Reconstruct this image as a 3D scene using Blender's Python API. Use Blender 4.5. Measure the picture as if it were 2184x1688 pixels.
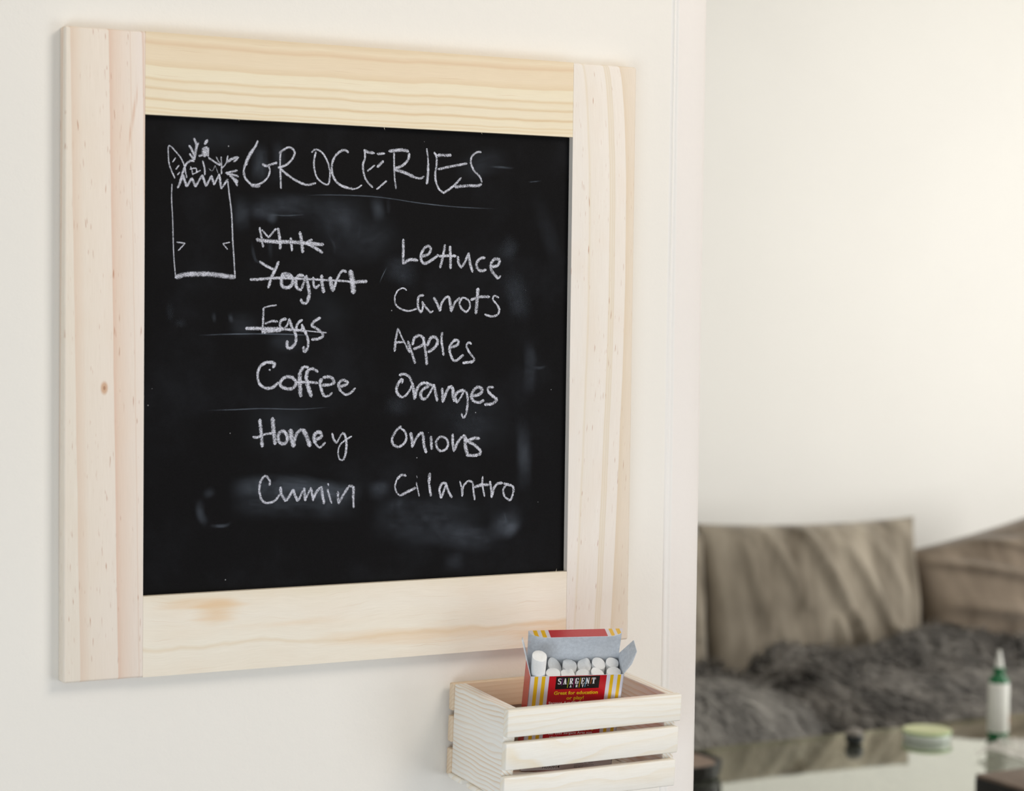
import bpy, bmesh, math, random
from mathutils import Vector, Matrix, noise as mnoise

for o in list(bpy.data.objects):
    bpy.data.objects.remove(o, do_unlink=True)
SC = bpy.context.scene
COL = SC.collection
random.seed(7)

# ------------------------------------------------------------------ camera
cam_d = bpy.data.cameras.new('camera')
cam = bpy.data.objects.new('camera', cam_d)
COL.objects.link(cam)
RT = Vector((0.87465269, -0.48459378, 0.0123102))
UP = Vector((0.01164046, 0.04638415, 0.99885585))
FW = Vector((0.48461033, 0.87350866, -0.04621092))
CAM = Vector((-0.41760634, -1.35207035, 1.45250933))
cam.matrix_world = Matrix(((RT.x, UP.x, -FW.x, CAM.x), (RT.y, UP.y, -FW.y, CAM.y), (RT.z, UP.z, -FW.z, CAM.z), (0, 0, 0, 1)))
cam_d.sensor_width = 36.0
cam_d.lens = 4605.457 / 2184 * 36.0
cam_d.clip_start = 0.05
cam_d.clip_end = 50
cam_d.dof.use_dof = True
cam_d.dof.focus_distance = 1.53
cam_d.dof.aperture_fstop = 9.5
SC.camera = cam

# ------------------------------------------------------------------ world, lights, exposure
wd = bpy.data.worlds.new('world')
SC.world = wd
wd.use_nodes = True
wd.node_tree.nodes['Background'].inputs[0].default_value = (1.0, 0.99, 0.98, 1)
wd.node_tree.nodes['Background'].inputs[1].default_value = 0.49

def area(name, loc, target, size, power, color, size_y=None):
    l = bpy.data.lights.new(name, 'AREA')
    l.energy = power
    l.color = color
    l.size = size
    if size_y:
        l.shape = 'RECTANGLE'; l.size_y = size_y
    o = bpy.data.objects.new(name, l)
    COL.objects.link(o)
    o.location = loc
    d = Vector(target) - Vector(loc)
    o.rotation_euler = d.to_track_quat('-Z', 'Y').to_euler()
    return o

area('ceiling_glow_light', (0.95, -1.25, 2.4), (0.25, 0, 1.3), 0.7, 12.5, (1.0, 0.90, 0.79))
area('kitchen_window_light', (-1.3, -1.5, 0.45), (0.3, 0, 1.2), 1.1, 15.0, (0.77, 0.89, 1.0))
area('low_right_fill_light', (1.5, -1.9, 0.75), (0.45, 0, 1.15), 1.0, 10.0, (0.90, 0.95, 1.0))  # added fill lamp that lifts the lower wall and crate, no real window
area('living_window_light', (4.9, 1.2, 1.45), (3.0, 3.6, 1.2), 1.8, 48.0, (1.0, 0.985, 0.955), 1.6)
area('living_ceiling_light', (2.6, 1.4, 2.45), (2.9, 3.0, 0.5), 1.2, 10.0, (1.0, 0.97, 0.88))

SC.view_settings.view_transform = 'Standard'
SC.view_settings.look = 'None'
SC.view_settings.exposure = 0.0
SC.view_settings.gamma = 1.0
SC.view_settings.use_curve_mapping = False

# ------------------------------------------------------------------ helpers
def lin(c):
    return tuple(((v / 255) / 12.92 if v <= 10 else ((v / 255 + 0.055) / 1.055) ** 2.4) for v in c) + (1.0,)

def tag(o, label=None, cat=None, group=None, kind=None):
    if label: o['label'] = label
    if cat: o['category'] = cat
    if group: o['group'] = group
    if kind: o['kind'] = kind
    return o

def empty(name, loc=(0, 0, 0), rot=None):
    o = bpy.data.objects.new(name, None)
    COL.objects.link(o)
    o.empty_display_size = 0.02
    if rot is not None:
        o.matrix_world = Matrix.Translation(Vector(loc)) @ rot.to_4x4()
    else:
        o.location = loc
    return o

def link(name, me, mat, parent=None):
    if mat is not None and len(me.materials) == 0:
        me.materials.append(mat)
    o = bpy.data.objects.new(name, me)
    COL.objects.link(o)
    if parent is not None:
        o.parent = parent
    return o

def mesh(name, verts, faces, mat, parent=None, uvs=None, smooth=False):
    me = bpy.data.meshes.new(name)
    me.from_pydata([tuple(v) for v in verts], [], faces)
    if uvs:
        ul = me.uv_layers.new(name='UVMap')
        for p in me.polygons:
            for li in p.loop_indices:
                ul.data[li].uv = uvs[me.loops[li].vertex_index]
    if smooth:
        for p in me.polygons: p.use_smooth = True
    me.update()
    return link(name, me, mat, parent)

def wood_uv(me, axis, off=(0, 0), x0=None, sc=None):
    """u runs across the grain, v along it; metres, or normalised with x0 / sc."""
    ul = me.uv_layers.new(name='UVMap')
    others = [a for a in (0, 1, 2) if a != axis]
    for p in me.polygons:
        n = p.normal
        for li in p.loop_indices:
            c = me.vertices[me.loops[li].vertex_index].co
            u = c[others[0]] + c[others[1]]
            v = c[axis]
            if sc:
                ac = 0 if axis == 2 else 2
                u = (c[ac] - x0[0]) / sc[0] + (c[1] + 0.01026) / sc[0]
                v = (c[axis] - x0[1]) / sc[1]
                if axis == 2: v = 1 - v
                else: u = 1 - u
            ul.data[li].uv = (u + off[0], v + off[1])

def block(name, lo, hi, mat, parent=None, bevel=0.0, seg=2, axis=0, off=None, x0=None, sc=None, edges=None, smooth=True):
    bm = bmesh.new()
    x = [(lo[i], hi[i]) for i in range(3)]
    vs = [bm.verts.new((x[0][i], x[1][j], x[2][k])) for i in (0, 1) for j in (0, 1) for k in (0, 1)]
    for f in ((0, 1, 3, 2), (4, 6, 7, 5), (0, 4, 5, 1), (2, 3, 7, 6), (0, 2, 6, 4), (1, 5, 7, 3)):
        bm.faces.new([vs[i] for i in f])
    bmesh.ops.recalc_face_normals(bm, faces=bm.faces)
    if bevel > 0:
        es = [e for e in bm.edges if edges is None or edges(e)]
        bmesh.ops.bevel(bm, geom=es, offset=bevel, segments=seg, profile=0.5, affect='EDGES', clamp_overlap=True)
    me = bpy.data.meshes.new(name)
    bm.to_mesh(me); bm.free()
    if off is None: off = (random.random() * 3, random.random() * 3)
    wood_uv(me, axis, off, x0, sc)
    if bevel > 0 and smooth:
        for p in me.polygons: p.use_smooth = max(abs(p.normal.x), abs(p.normal.y), abs(p.normal.z)) < 0.9999
        me.set_sharp_from_angle(angle=math.radians(50))
    return link(name, me, mat, parent)

def lathe(name, prof, mat, parent=None, n=32, smooth=True, M=None):
    vs, fs = [], []
    for r, z in prof:
        for i in range(n):
            a = 2 * math.pi * i / n
            vs.append(Vector((r * math.cos(a), r * math.sin(a), z)))
    for j in range(len(prof) - 1):
        for i in range(n):
            k = (i + 1) % n
            fs.append((j * n + i, j * n + k, (j + 1) * n + k, (j + 1) * n + i))
    fs.append(tuple(reversed(range(n))))
    fs.append(tuple((len(prof) - 1) * n + i for i in range(n)))
    if M: vs = [M @ v for v in vs]
    o = mesh(name, vs, fs, mat, parent, smooth=smooth)
    if smooth: o.data.set_sharp_from_angle(angle=math.radians(40))
    return o

# ---- node helper
class NT:
    def __init__(s, name):
        s.m = bpy.data.materials.new(name); s.m.use_nodes = True
        s.t = s.m.node_tree; s.t.nodes.clear()
        s.out = s.t.nodes.new('ShaderNodeOutputMaterial')
    def n(s, typ, **kw):
        x = s.t.nodes.new(typ)
        for k, v in kw.items(): setattr(x, k, v)
        return x
    def l(s, a, b): s.t.links.new(a, b)
    def val(s, sock, v):
        if hasattr(v, 'is_linked') or isinstance(v, bpy.types.NodeSocket): s.l(v, sock)
        else: sock.default_value = v
    def math(s, op, a, b=0.0, c=0.0, clamp=False):
        x = s.n('ShaderNodeMath', operation=op); x.use_clamp = clamp
        s.val(x.inputs[0], a); s.val(x.inputs[1], b)
        if len(x.inputs) > 2: s.val(x.inputs[2], c)
        return x.outputs[0]
    def uv(s):
        u = s.n('ShaderNodeUVMap'); u.uv_map = 'UVMap'
        sp = s.n('ShaderNodeSeparateXYZ'); s.l(u.outputs[0], sp.inputs[0])
        return sp.outputs[0], sp.outputs[1]
    def obj(s): return s.n('ShaderNodeTexCoord').outputs['Object']
    def comb(s, x, y=0.0, z=0.0):
        c = s.n('ShaderNodeCombineXYZ')
        for i, v in enumerate((x, y, z)): s.val(c.inputs[i], v)
        return c.outputs[0]
    def noise(s, vec, scale, detail=2.0, rough=0.5, color=False):
        x = s.n('ShaderNodeTexNoise')
        s.l(vec, x.inputs['Vector']); x.inputs['Scale'].default_value = scale
        x.inputs['Detail'].default_value = detail; x.inputs['Roughness'].default_value = rough
        return x.outputs['Color' if color else 'Fac']
    def ramp(s, fac, stops, interp='LINEAR'):
        x = s.n('ShaderNodeValToRGB'); s.l(fac, x.inputs[0]); r = x.color_ramp; r.interpolation = interp
        while len(r.elements) > 1: r.elements.remove(r.elements[-1])
        r.elements[0].position = stops[0][0]; r.elements[0].color = stops[0][1]
        for p_, c in stops[1:]:
            e = r.elements.new(p_); e.color = c
        return x.outputs[0]
    def mix(s, fac, a, b, mode='MIX'):
        x = s.n('ShaderNodeMix', data_type='RGBA', blend_type=mode)
        s.val(x.inputs[0], fac); s.val(x.inputs[6], a); s.val(x.inputs[7], b)
        return x.outputs[2]
    def remap(s, v, a, b, c=0.0, d=1.0, smooth=False):
        x = s.n('ShaderNodeMapRange'); x.clamp = True
        if smooth: x.interpolation_type = 'SMOOTHSTEP'
        s.l(v, x.inputs[0])
        for i, q in enumerate((a, b, c, d)): s.val(x.inputs[i + 1], q)
        return x.outputs[0]
    def bump(s, h, strength, dist=0.001):
        b = s.n('ShaderNodeBump'); b.inputs['Strength'].default_value = strength; b.inputs['Distance'].default_value = dist
        s.l(h, b.inputs['Height']); return b.outputs[0]
    def bsdf(s, color, rough=0.5, spec=0.5, normal=None, sheen=0.0, metal=0.0, link=True):
        p = s.n('ShaderNodeBsdfPrincipled')
        s.val(p.inputs['Base Color'], color); s.val(p.inputs['Roughness'], rough)
        p.inputs['Specular IOR Level'].default_value = spec
        p.inputs['Metallic'].default_value = metal
        if sheen:
            p.inputs['Sheen Weight'].default_value = sheen
            p.inputs['Sheen Roughness'].default_value = 0.4
        if normal is not None: s.l(normal, p.inputs['Normal'])
        if link: s.l(p.outputs[0], s.out.inputs[0])
        return p.outputs[0]

def plain(name, c, rough=0.5, spec=0.5, var=0.03, scale=80, metal=0.0, sheen=0.0):
    t = NT(name)
    f = t.noise(t.obj(), scale, 3)
    c1 = lin(c); lo = tuple(v * (1 - var) for v in c1[:3]) + (1,); hi = tuple(min(1, v * (1 + var)) for v in c1[:3]) + (1,)
    t.bsdf(t.ramp(f, [(0.3, lo), (0.7, hi)]), rough, spec, metal=metal, sheen=sheen)
    return t.m

def wall_mat(name, c, bump=0.25, rough=0.55):
    t = NT(name); ob = t.obj()
    n1 = t.noise(ob, 140, 4, 0.6); n2 = t.noise(ob, 3.0, 2); n3 = t.noise(ob, 520, 1)
    v = n2
    c1 = lin(c); lo = tuple(x * 0.985 for x in c1[:3]) + (1,)
    base = t.ramp(v, [(0.35, lo), (0.65, c1)])
    vor = t.n('ShaderNodeTexVoronoi'); vor.feature = 'F1'; vor.inputs['Scale'].default_value = 26
    t.l(ob, vor.inputs['Vector'])
    sp = t.remap(vor.outputs['Distance'], 0.018, 0.03, 1.0, 0.0)
    pick = t.math('GREATER_THAN', t.noise(ob, 9, 1), 0.60)
    base = t.mix(t.math('MULTIPLY', t.math('MULTIPLY', sp, pick), 0.5), base, lin((170, 155, 140)))
    t.bsdf(base, rough, 0.4, t.bump(t.math('ADD', n1, t.math('MULTIPLY', n3, 0.25)), bump, 0.0012))
    return t.m

KF = {'pine_stile_left': (0.1, 0.19, 0.24), 'pine_stile_right': (0.06, 0.31, 0.36), 'pine_rail_top': (0.18, 0.26, 0.22), 'pine_rail_bottom': (0.14, 0.38, 0.42)}
def band_wood(name, stops, length, a=0.0, b=0.0, warp=0.02, fleck=0.5, fine=0.05, seed=0.0, fcol=(176, 112, 72), width=0.053, hair=0.0, extra=None):
    """Pine board face with its own growth-ring bands: ramp over the width, drifting along the length."""
    kf = KF[name]
    stops = [(p_, tuple(x + (255 - x) * k for x, k in zip(c, kf))) for p_, c in stops]
    t = NT(name); u, v = t.uv()
    pw = t.math('POWER', t.math('MAXIMUM', v, 0.0), 0.6)
    sn = t.math('SINE', t.math('MULTIPLY', pw, math.pi))
    sh = t.math('ADD', t.math('MULTIPLY', v, a), t.math('MULTIPLY', sn, b))
    w1 = t.noise(t.comb(t.math('MULTIPLY', u, 0.7), t.math('MULTIPLY', v, length * 14), seed), 1.0, 2)
    w2 = t.noise(t.comb(t.math('MULTIPLY', u, 3.0), t.math('MULTIPLY', v, length * 60), seed + 5), 1.0, 2)
    wv = t.math('ADD', t.math('MULTIPLY', t.math('SUBTRACT', w1, 0.5), warp * 2), t.math('MULTIPLY', t.math('SUBTRACT', w2, 0.5), warp * 0.5))
    x = t.math('ADD', t.math('SUBTRACT', u, sh), wv)
    col = t.ramp(x, [(p_, lin(c)) for p_, c in stops])
    # long soft tonal variation and fine fibres
    fi = t.noise(t.comb(t.math('MULTIPLY', x, width * 2600), t.math('MULTIPLY', v, length * 45), seed), 1.0, 3, 0.6)
    col = t.mix(1.0, col, t.ramp(fi, [(0.3, (1 - fine, 1 - fine * 1.2, 1 - fine * 1.5, 1)), (0.65, (1, 1, 1, 1))]), 'MULTIPLY')
    bl = t.noise(t.comb(t.math('MULTIPLY', u, 2.2), t.math('MULTIPLY', v, length * 18), seed + 9), 1.0, 2)
    col = t.mix(t.math('MULTIPLY', t.remap(bl, 0.5, 0.75), 0.12), col, lin((231, 203, 172)))
    # resin flecks
    fl = t.noise(t.comb(t.math('MULTIPLY', x, width * 900), t.math('MULTIPLY', v, length * 85), seed + 3), 1.0, 1)
    gate = t.remap(t.noise(t.comb(t.math('MULTIPLY', u, 7), t.math('MULTIPLY', v, length * 12), seed + 21), 1.0, 1), 0.42, 0.6)
    fm = t.math('MULTIPLY', t.remap(fl, 0.67, 0.76), gate)
    col = t.mix(t.math('MULTIPLY', fm, fleck), col, lin(fcol))
    if hair:
        hf = t.noise(t.comb(t.math('MULTIPLY', x, width * 1500), t.math('MULTIPLY', v, length * 16), seed + 13), 1.0, 1)
        col = t.mix(t.math('MULTIPLY', t.remap(hf, 0.68, 0.78), hair), col, lin((200, 160, 110)))
    if extra: col = extra(t, u, v, x, col)
    t.bsdf(col, 0.55, 0.3, t.bump(fi, 0.12, 0.0004))
    return t.m

def pine(name, base=(240, 230, 210), late=(226, 200, 160), per=0.006, seed=0.0, strength=0.8, warp=0.35, rough_edge=0.0, fine=0.05):
    """General pine: rings of period per (m) across, long along v (m)."""
    t = NT(name); u, v = t.uv()
    w = t.noise(t.comb(t.math('MULTIPLY', u, 22), t.math('MULTIPLY', v, 9), seed), 1.0, 3)
    x = t.math('ADD', t.math('DIVIDE', u, per), t.math('MULTIPLY', w, warp * 14))
    fr = t.math('FRACT', x)
    ring = t.ramp(fr, [(0.0, (0, 0, 0, 1)), (0.45, (0.12, 0.12, 0.12, 1)), (0.8, (0.75, 0.75, 0.75, 1)), (0.9, (1, 1, 1, 1)), (0.97, (0.1, 0.1, 0.1, 1)), (1.0, (0, 0, 0, 1))])
    amp = t.remap(t.noise(t.comb(t.math('MULTIPLY', u, 60), t.math('MULTIPLY', v, 6), seed + 4), 1.0, 2), 0.3, 0.65, 0.25, 1.0)
    f = t.math('MULTIPLY', t.math('MULTIPLY', ring, amp), strength)
    col = t.mix(f, lin(base), lin(late))
    fi = t.noise(t.comb(t.math('MULTIPLY', u, 2600), t.math('MULTIPLY', v, 60), seed), 1.0, 3, 0.6)
    col = t.mix(1.0, col, t.ramp(fi, [(0.3, (1 - fine, 1 - fine * 1.2, 1 - fine * 1.6, 1)), (0.65, (1, 1, 1, 1))]), 'MULTIPLY')
    t.bsdf(col, 0.6, 0.25, t.bump(fi, 0.15 + rough_edge, 0.0005))
    return t.m

# ------------------------------------------------------------------ room shell
M_wall = wall_mat('painted_wall_cream', (240, 236, 228), 0.22, 0.5)
M_back = wall_mat('painted_wall_living', (247, 245, 240), 0.1, 0.6)
M_ceil = wall_mat('painted_ceiling', (242, 240, 234), 0.1, 0.7)
XS = 0.4635
def struct(o): o['kind'] = 'structure'; return o
struct(block('wall_left', (-2.4, 0.0, 0.0), (XS, 0.12, 2.6), M_wall, off=(0, 0)))
struct(block('wall_back', (-2.4, 3.75, 0.0), (5.2, 3.87, 2.6), M_back, off=(0, 0)))
struct(block('ceiling', (-2.4, -1.9, 2.6), (5.2, 3.87, 2.7), M_ceil, off=(0, 0)))

def floor_planks():
    t = NT('dark_floor'); ob = t.obj()
    sp = t.n('ShaderNodeSeparateXYZ'); t.l(ob, sp.inputs[0])
    g = t.noise(t.comb(t.math('MULTIPLY', sp.outputs[0], 3), t.math('MULTIPLY', sp.outputs[1], 60), 0), 1.0, 3)
    t.bsdf(t.ramp(g, [(0.3, lin((62, 46, 34))), (0.7, lin((96, 74, 56)))]), 0.45, 0.4)
    return t.m
struct(block('floor', (-2.4, -1.9, -0.1), (5.2, 3.87, 0.0), floor_planks(), off=(0, 0)))

# right-hand wall of the living room with its window opening
wr = empty('wall_right', (5.2, 0, 0)); struct(wr)
for lo, hi in (((0, -1.9, 0), (0.12, 0.2, 2.6)), ((0, 2.4, 0), (0.12, 3.87, 2.6)), ((0, 0.2, 0), (0.12, 2.4, 0.7)), ((0, 0.2, 2.3), (0.12, 2.4, 2.6))):
    block('wall_panel', lo, hi, M_back, wr, off=(0, 0))

# trim strip that finishes the end of the chalkboard wall, with its caulked seam
def trim_strip():
    t = NT('trim_paint'); ob = t.obj()
    n1 = t.noise(ob, 60, 3); n2 = t.noise(ob, 300, 2)
    spx = t.n('ShaderNodeSeparateXYZ'); t.l(ob, spx.inputs[0])
    seam = t.remap(spx.outputs[0], XS + 0.0060, XS + 0.0072, 0.0, 1.0)
    col = t.mix(seam, lin((240, 237, 232)), lin((240, 234, 228)))
    t.bsdf(col, t.remap(spx.outputs[0], XS + 0.006, XS + 0.008, 0.42, 0.5), 0.5, t.bump(t.math('ADD', n1, n2), 0.22, 0.001))
    V, Fc = [], []
    nz = 130
    for k in range(nz + 1):
        z = 2.6 * k / nz
        f = min(1, max(0, (z - 1.2) / 0.4)); f = f * f * (3 - 2 * f)      # crisp seam above, smoothed over below
        wob = 0.0005 * (mnoise.noise((0, 0, z * 6)) + 0.5 * mnoise.noise((3, 0, z * 25)))
        gw = 0.0016 + 0.0006 * (1 - f); gd = 0.0011 * f + 0.0005 * (1 - f) * (0.3 + 0.7 * f)
        cx = XS + 0.0038 + wob - 0.0004 * (1 - f)
        pr = [(XS, 0.0), (cx - gw * 1.5, -0.0001), (cx - gw, -0.0006 - 0.0002 * f), (cx - gw * 0.55, -0.0004 * (1 - f) - 0.0003),
              (cx, gd * 0.4 - 0.0004), (cx + gw * 0.55, -0.0003), (cx + gw, -0.0009), (cx + gw * 1.5, -0.0008), (cx + gw * 2.5, -0.0008),
              (XS + 0.0185, -0.0012), (XS + 0.0285, -0.0010), (XS + 0.0305, -0.0004), (XS + 0.0312, 0.0008), (XS + 0.0314, 0.0030), (XS + 0.0314, 0.12), (XS, 0.12)]
        V += [(x + wob * 0.4 * (x > XS + 0.02), y, z) for x, y in pr]
        m = len(pr)
        if k:
            for i in range(m):
                j = (i + 1) % m
                Fc.append(((k - 1) * m + i, (k - 1) * m + j, k * m + j, k * m + i))
    Fc.append(tuple(range(m - 1, -1, -1))); Fc.append(tuple(nz * m + i for i in range(m)))
    o = mesh('trim_1', V, Fc, t.m, smooth=True)
    o.data.set_sharp_from_angle(angle=math.radians(60))
    return struct(o)
trim_strip()

# ------------------------------------------------------------------ framed chalkboard
W, H, SW, T, REC = 0.42744, 0.42, 0.0532, 0.01026, 0.00501
board = empty('framed_chalkboard', (0, 0, 1.2))
tag(board, 'square pine-framed black chalkboard with a handwritten grocery list, hung on the cream wall', 'chalkboard')

ST_L = [(0.0, (239, 224, 202)), (0.06, (241, 226, 205)), (0.065, (231, 203, 174)), (0.13, (236, 213, 187)), (0.20, (240, 223, 201)), (0.42, (242, 226, 206)), (0.535, (242, 226, 207)),
        (0.543, (228, 190, 160)), (0.60, (234, 206, 180)), (0.72, (238, 217, 196)), (0.80, (239, 221, 202)), (0.806, (226, 195, 168)), (0.815, (239, 221, 202)),
        (0.95, (241, 225, 211)), (0.963, (224, 190, 163)), (0.985, (236, 212, 190)), (1.0, (236, 212, 190))]
def knot(t, u, v, x, col):
    # the resin streaks near the top joint and the small knot half way down
    du = t.math('DIVIDE', t.math('SUBTRACT', u, 0.50), 0.055); dv = t.math('DIVIDE', t.math('SUBTRACT', v, 0.548), 0.012)
    r = t.math('SQRT', t.math('ADD', t.math('MULTIPLY', du, du), t.math('MULTIPLY', dv, dv)))
    col = t.mix(t.remap(r, 1.0, 0.55, 0.0, 0.75), col, lin((205, 158, 118)))
    col = t.mix(t.remap(r, 0.35, 0.2, 0.0, 0.6), col, lin((160, 110, 80)))
    su = t.math('SUBTRACT', u, t.math('SUBTRACT', 1.02, t.math('MULTIPLY', v, 1.3)))
    s1 = t.remap(t.math('ABSOLUTE', t.math('SUBTRACT', su, 0.0)), 0.03, 0.005, 0.0, 1.0)
    g1 = t.math('MULTIPLY', t.remap(v, 0.075, 0.11), t.remap(v, 0.2, 0.15))
    nn = t.remap(t.noise(t.comb(t.math('MULTIPLY', u, 45), t.math('MULTIPLY', v, 6), 2), 1.0, 2), 0.4, 0.6)
    col = t.mix(t.math('MULTIPLY', t.math('MULTIPLY', s1, g1), t.math('MULTIPLY', nn, 0.6)), col, lin((205, 150, 112)))
    return col
M_stl = band_wood('pine_stile_left', ST_L, H, a=0.15, warp=0.012, fleck=0.75, seed=1.0, extra=knot)
ST_R = [(-0.0, (238, 222, 206)), (0.10, (240, 224, 207)), (0.125, (232, 208, 176)), (0.15, (238, 220, 200)), (0.40, (242, 227, 211)), (0.44, (242, 226, 209)), (0.45, (230, 203, 166)),
        (0.475, (238, 217, 191)), (0.49, (231, 205, 170)), (0.51, (237, 216, 190)), (0.525, (230, 203, 168)), (0.54, (241, 224, 206)), (0.70, (243, 227, 210)), (0.71, (229, 196, 156)), (0.78, (234, 206, 173)), (1.0, (238, 215, 188))]
M_str = band_wood('pine_stile_right', ST_R, H, a=0.0, b=0.16, warp=0.015, fleck=0.7, seed=8.0)
RT_ = [(0.0, (229, 199, 160)), (0.05, (238, 213, 178)), (0.12, (226, 188, 148)), (0.15, (235, 208, 172)), (0.30, (237, 211, 176)), (0.385, (229, 198, 158)), (0.40, (240, 222, 188)),
       (0.52, (241, 224, 192)), (0.55, (226, 194, 150)), (0.575, (238, 218, 184)), (0.63, (240, 222, 190)), (0.665, (223, 190, 146)), (0.685, (239, 220, 188)), (0.765, (240, 222, 190)),
       (0.795, (221, 184, 138)), (0.82, (240, 222, 188)), (0.885, (240, 222, 190)), (0.905, (229, 200, 156)), (0.92, (240, 222, 190)), (0.955, (231, 204, 162)), (0.965, (240, 222, 190)), (1.0, (238, 218, 182))]
M_rt = band_wood('pine_rail_top', RT_, W - 2 * SW, a=0.0, b=0.03, warp=0.04, fleck=0.0, fine=0.045, seed=4.0, hair=0.45)
RB_ = [(0.0, (235, 210, 172)), (0.1, (240, 219, 188)), (0.3, (241, 223, 196)), (0.45, (240, 220, 190)), (0.62, (241, 224, 196)), (0.66, (232, 202, 160)), (0.70, (240, 222, 194)), (1.0, (238, 217, 186))]
def patches(t, u, v, x, col):
    for (cu, cv, ru, rv, s) in ((0.25, 0.16, 0.22, 0.07, 0.55), (0.12, 0.12, 0.1, 0.1, 0.35), (0.72, 0.62, 0.16, 0.3, 0.35), (0.82, 0.97, 0.2, 0.2, 0.5), (0.45, 0.35, 0.07, 0.2, 0.25)):
        du = t.math('DIVIDE', t.math('SUBTRACT', u, cu), ru); dv = t.math('DIVIDE', t.math('SUBTRACT', v, cv), rv)
        r = t.math('SQRT', t.math('ADD', t.math('MULTIPLY', du, du), t.math('MULTIPLY', dv, dv)))
        nn = t.noise(t.comb(t.math('MULTIPLY', u, 8), t.math('MULTIPLY', v, 4), cu * 9), 1.0, 3)
        r = t.math('ADD', r, t.math('MULTIPLY', t.math('SUBTRACT', nn, 0.5), 1.6))
        col = t.mix(t.remap(r, 1.0, 0.2, 0.0, s, smooth=True), col, lin((229, 190, 140)))
    return col
M_rb = band_wood('pine_rail_bottom', RB_, W - 2 * SW, a=0.0, b=0.02, warp=0.12, fleck=0.0, fine=0.06, seed=12.0, hair=0.35, extra=patches)

def outer(*tests):
    return lambda e: any(all(abs(v.co[a] - c) < 1e-6 for v in e.verts) and any(all(abs(v.co[a2] - c2) < 1e-6 for v in e.verts) for a2, c2 in rest) for a, c, rest in tests)
XL, XR = 0.0, W
def stile(x0, x1, xo, mat):
    ed = lambda e: (all(abs(v.co[0] - xo) < 1e-6 for v in e.verts) and (all(abs(v.co[1] + T) < 1e-6 for v in e.verts) or all(abs(v.co[1]) < 1e-6 for v in e.verts) or all(abs(v.co[2]) < 1e-6 for v in e.verts) or all(abs(v.co[2] - H) < 1e-6 for v in e.verts))) \
        or (all(abs(v.co[1] + T) < 1e-6 for v in e.verts) and (all(abs(v.co[2]) < 1e-6 for v in e.verts) or all(abs(v.co[2] - H) < 1e-6 for v in e.verts)))
    return block('frame_stile', (x0, -T, 0), (x1, -0.0002, H), mat, board, 0.0016, 3, 2, (0, 0), (x0, 0), (SW, H), ed)
stile(0, SW, 0, M_stl)
stile(W - SW, W, W, M_str)
for z0, z1, m in ((H - SW, H, M_rt), (0, SW, M_rb)):
    zo = H if z1 == H else 0
    ed = lambda e: all(abs(v.co[2] - zo) < 1e-6 for v in e.verts) and (all(abs(v.co[1] + T) < 1e-6 for v in e.verts))
    block('frame_rail', (SW + 0.00012, -T + 0.00005, z0), (W - SW - 0.00012, -0.0002, z1), m, board, 0.0012, 3, 0, (0, 0), (z0, SW), (SW, W - 2 * SW), ed)

def slate():
    t = NT('chalkboard_black'); ob = t.obj()
    n1 = t.noise(ob, 2600, 2, 0.6); n2 = t.noise(ob, 14, 4, 0.6)
    dust = t.math('MULTIPLY', t.remap(n2, 0.45, 0.8, 0.0, 1.0, smooth=True), 0.020)
    base = t.ramp(n1, [(0.3, (0.0008, 0.0007, 0.0009, 1)), (0.75, (0.0050, 0.0047, 0.0053, 1))])
    base = t.mix(dust, base, (0.32, 0.37, 0.47, 1))
    vor = t.n('ShaderNodeTexVoronoi'); vor.inputs['Scale'].default_value = 95; t.l(ob, vor.inputs['Vector'])
    sp = t.math('MULTIPLY', t.remap(vor.outputs['Distance'], 0.03, 0.05, 1.0, 0.0), t.math('GREATER_THAN', t.noise(ob, 37, 1), 0.62))
    base = t.mix(t.math('MULTIPLY', sp, 0.6), base, (0.6, 0.6, 0.62, 1))
    t.bsdf(base, 0.55, 0.09, t.bump(n1, 0.2, 0.0002))
    return t.m
PY = -(T - REC)
block('slate_panel', (SW - 0.004, PY, SW - 0.004), (W - SW + 0.004, -0.0006, H - SW + 0.004), slate(), board, off=(0, 0))
# a few loose wood fibres along the cut edges of the rails
fib = []
for x, z, dx, dz in ((0.2245, H - SW, 0.0002, -0.0022), (0.118, H - SW, 0.0003, -0.0012), (0.300, H - SW, 0.0002, -0.0014), (0.3655, SW, -0.0001, 0.0028), (0.3705, H - SW, 0.0012, -0.0008)):
    fib.append((x, z, dx, dz))
fv, ff = [], []
for x, z, dx, dz in fib:
    i = len(fv)
    fv += [(x - 0.0002, -T + 0.001, z), (x + 0.0002, -T + 0.001, z), (x + dx, -T - 0.0003, z + dz), (x, -T + 0.0015, z)]
    ff += [(i, i + 1, i + 2), (i + 1, i + 3, i + 2), (i + 3, i, i + 2)]
tag(mesh('wood_fibres', fv, ff, plain('wood_fibre', (235, 225, 200)), board), kind='stuff')

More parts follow.
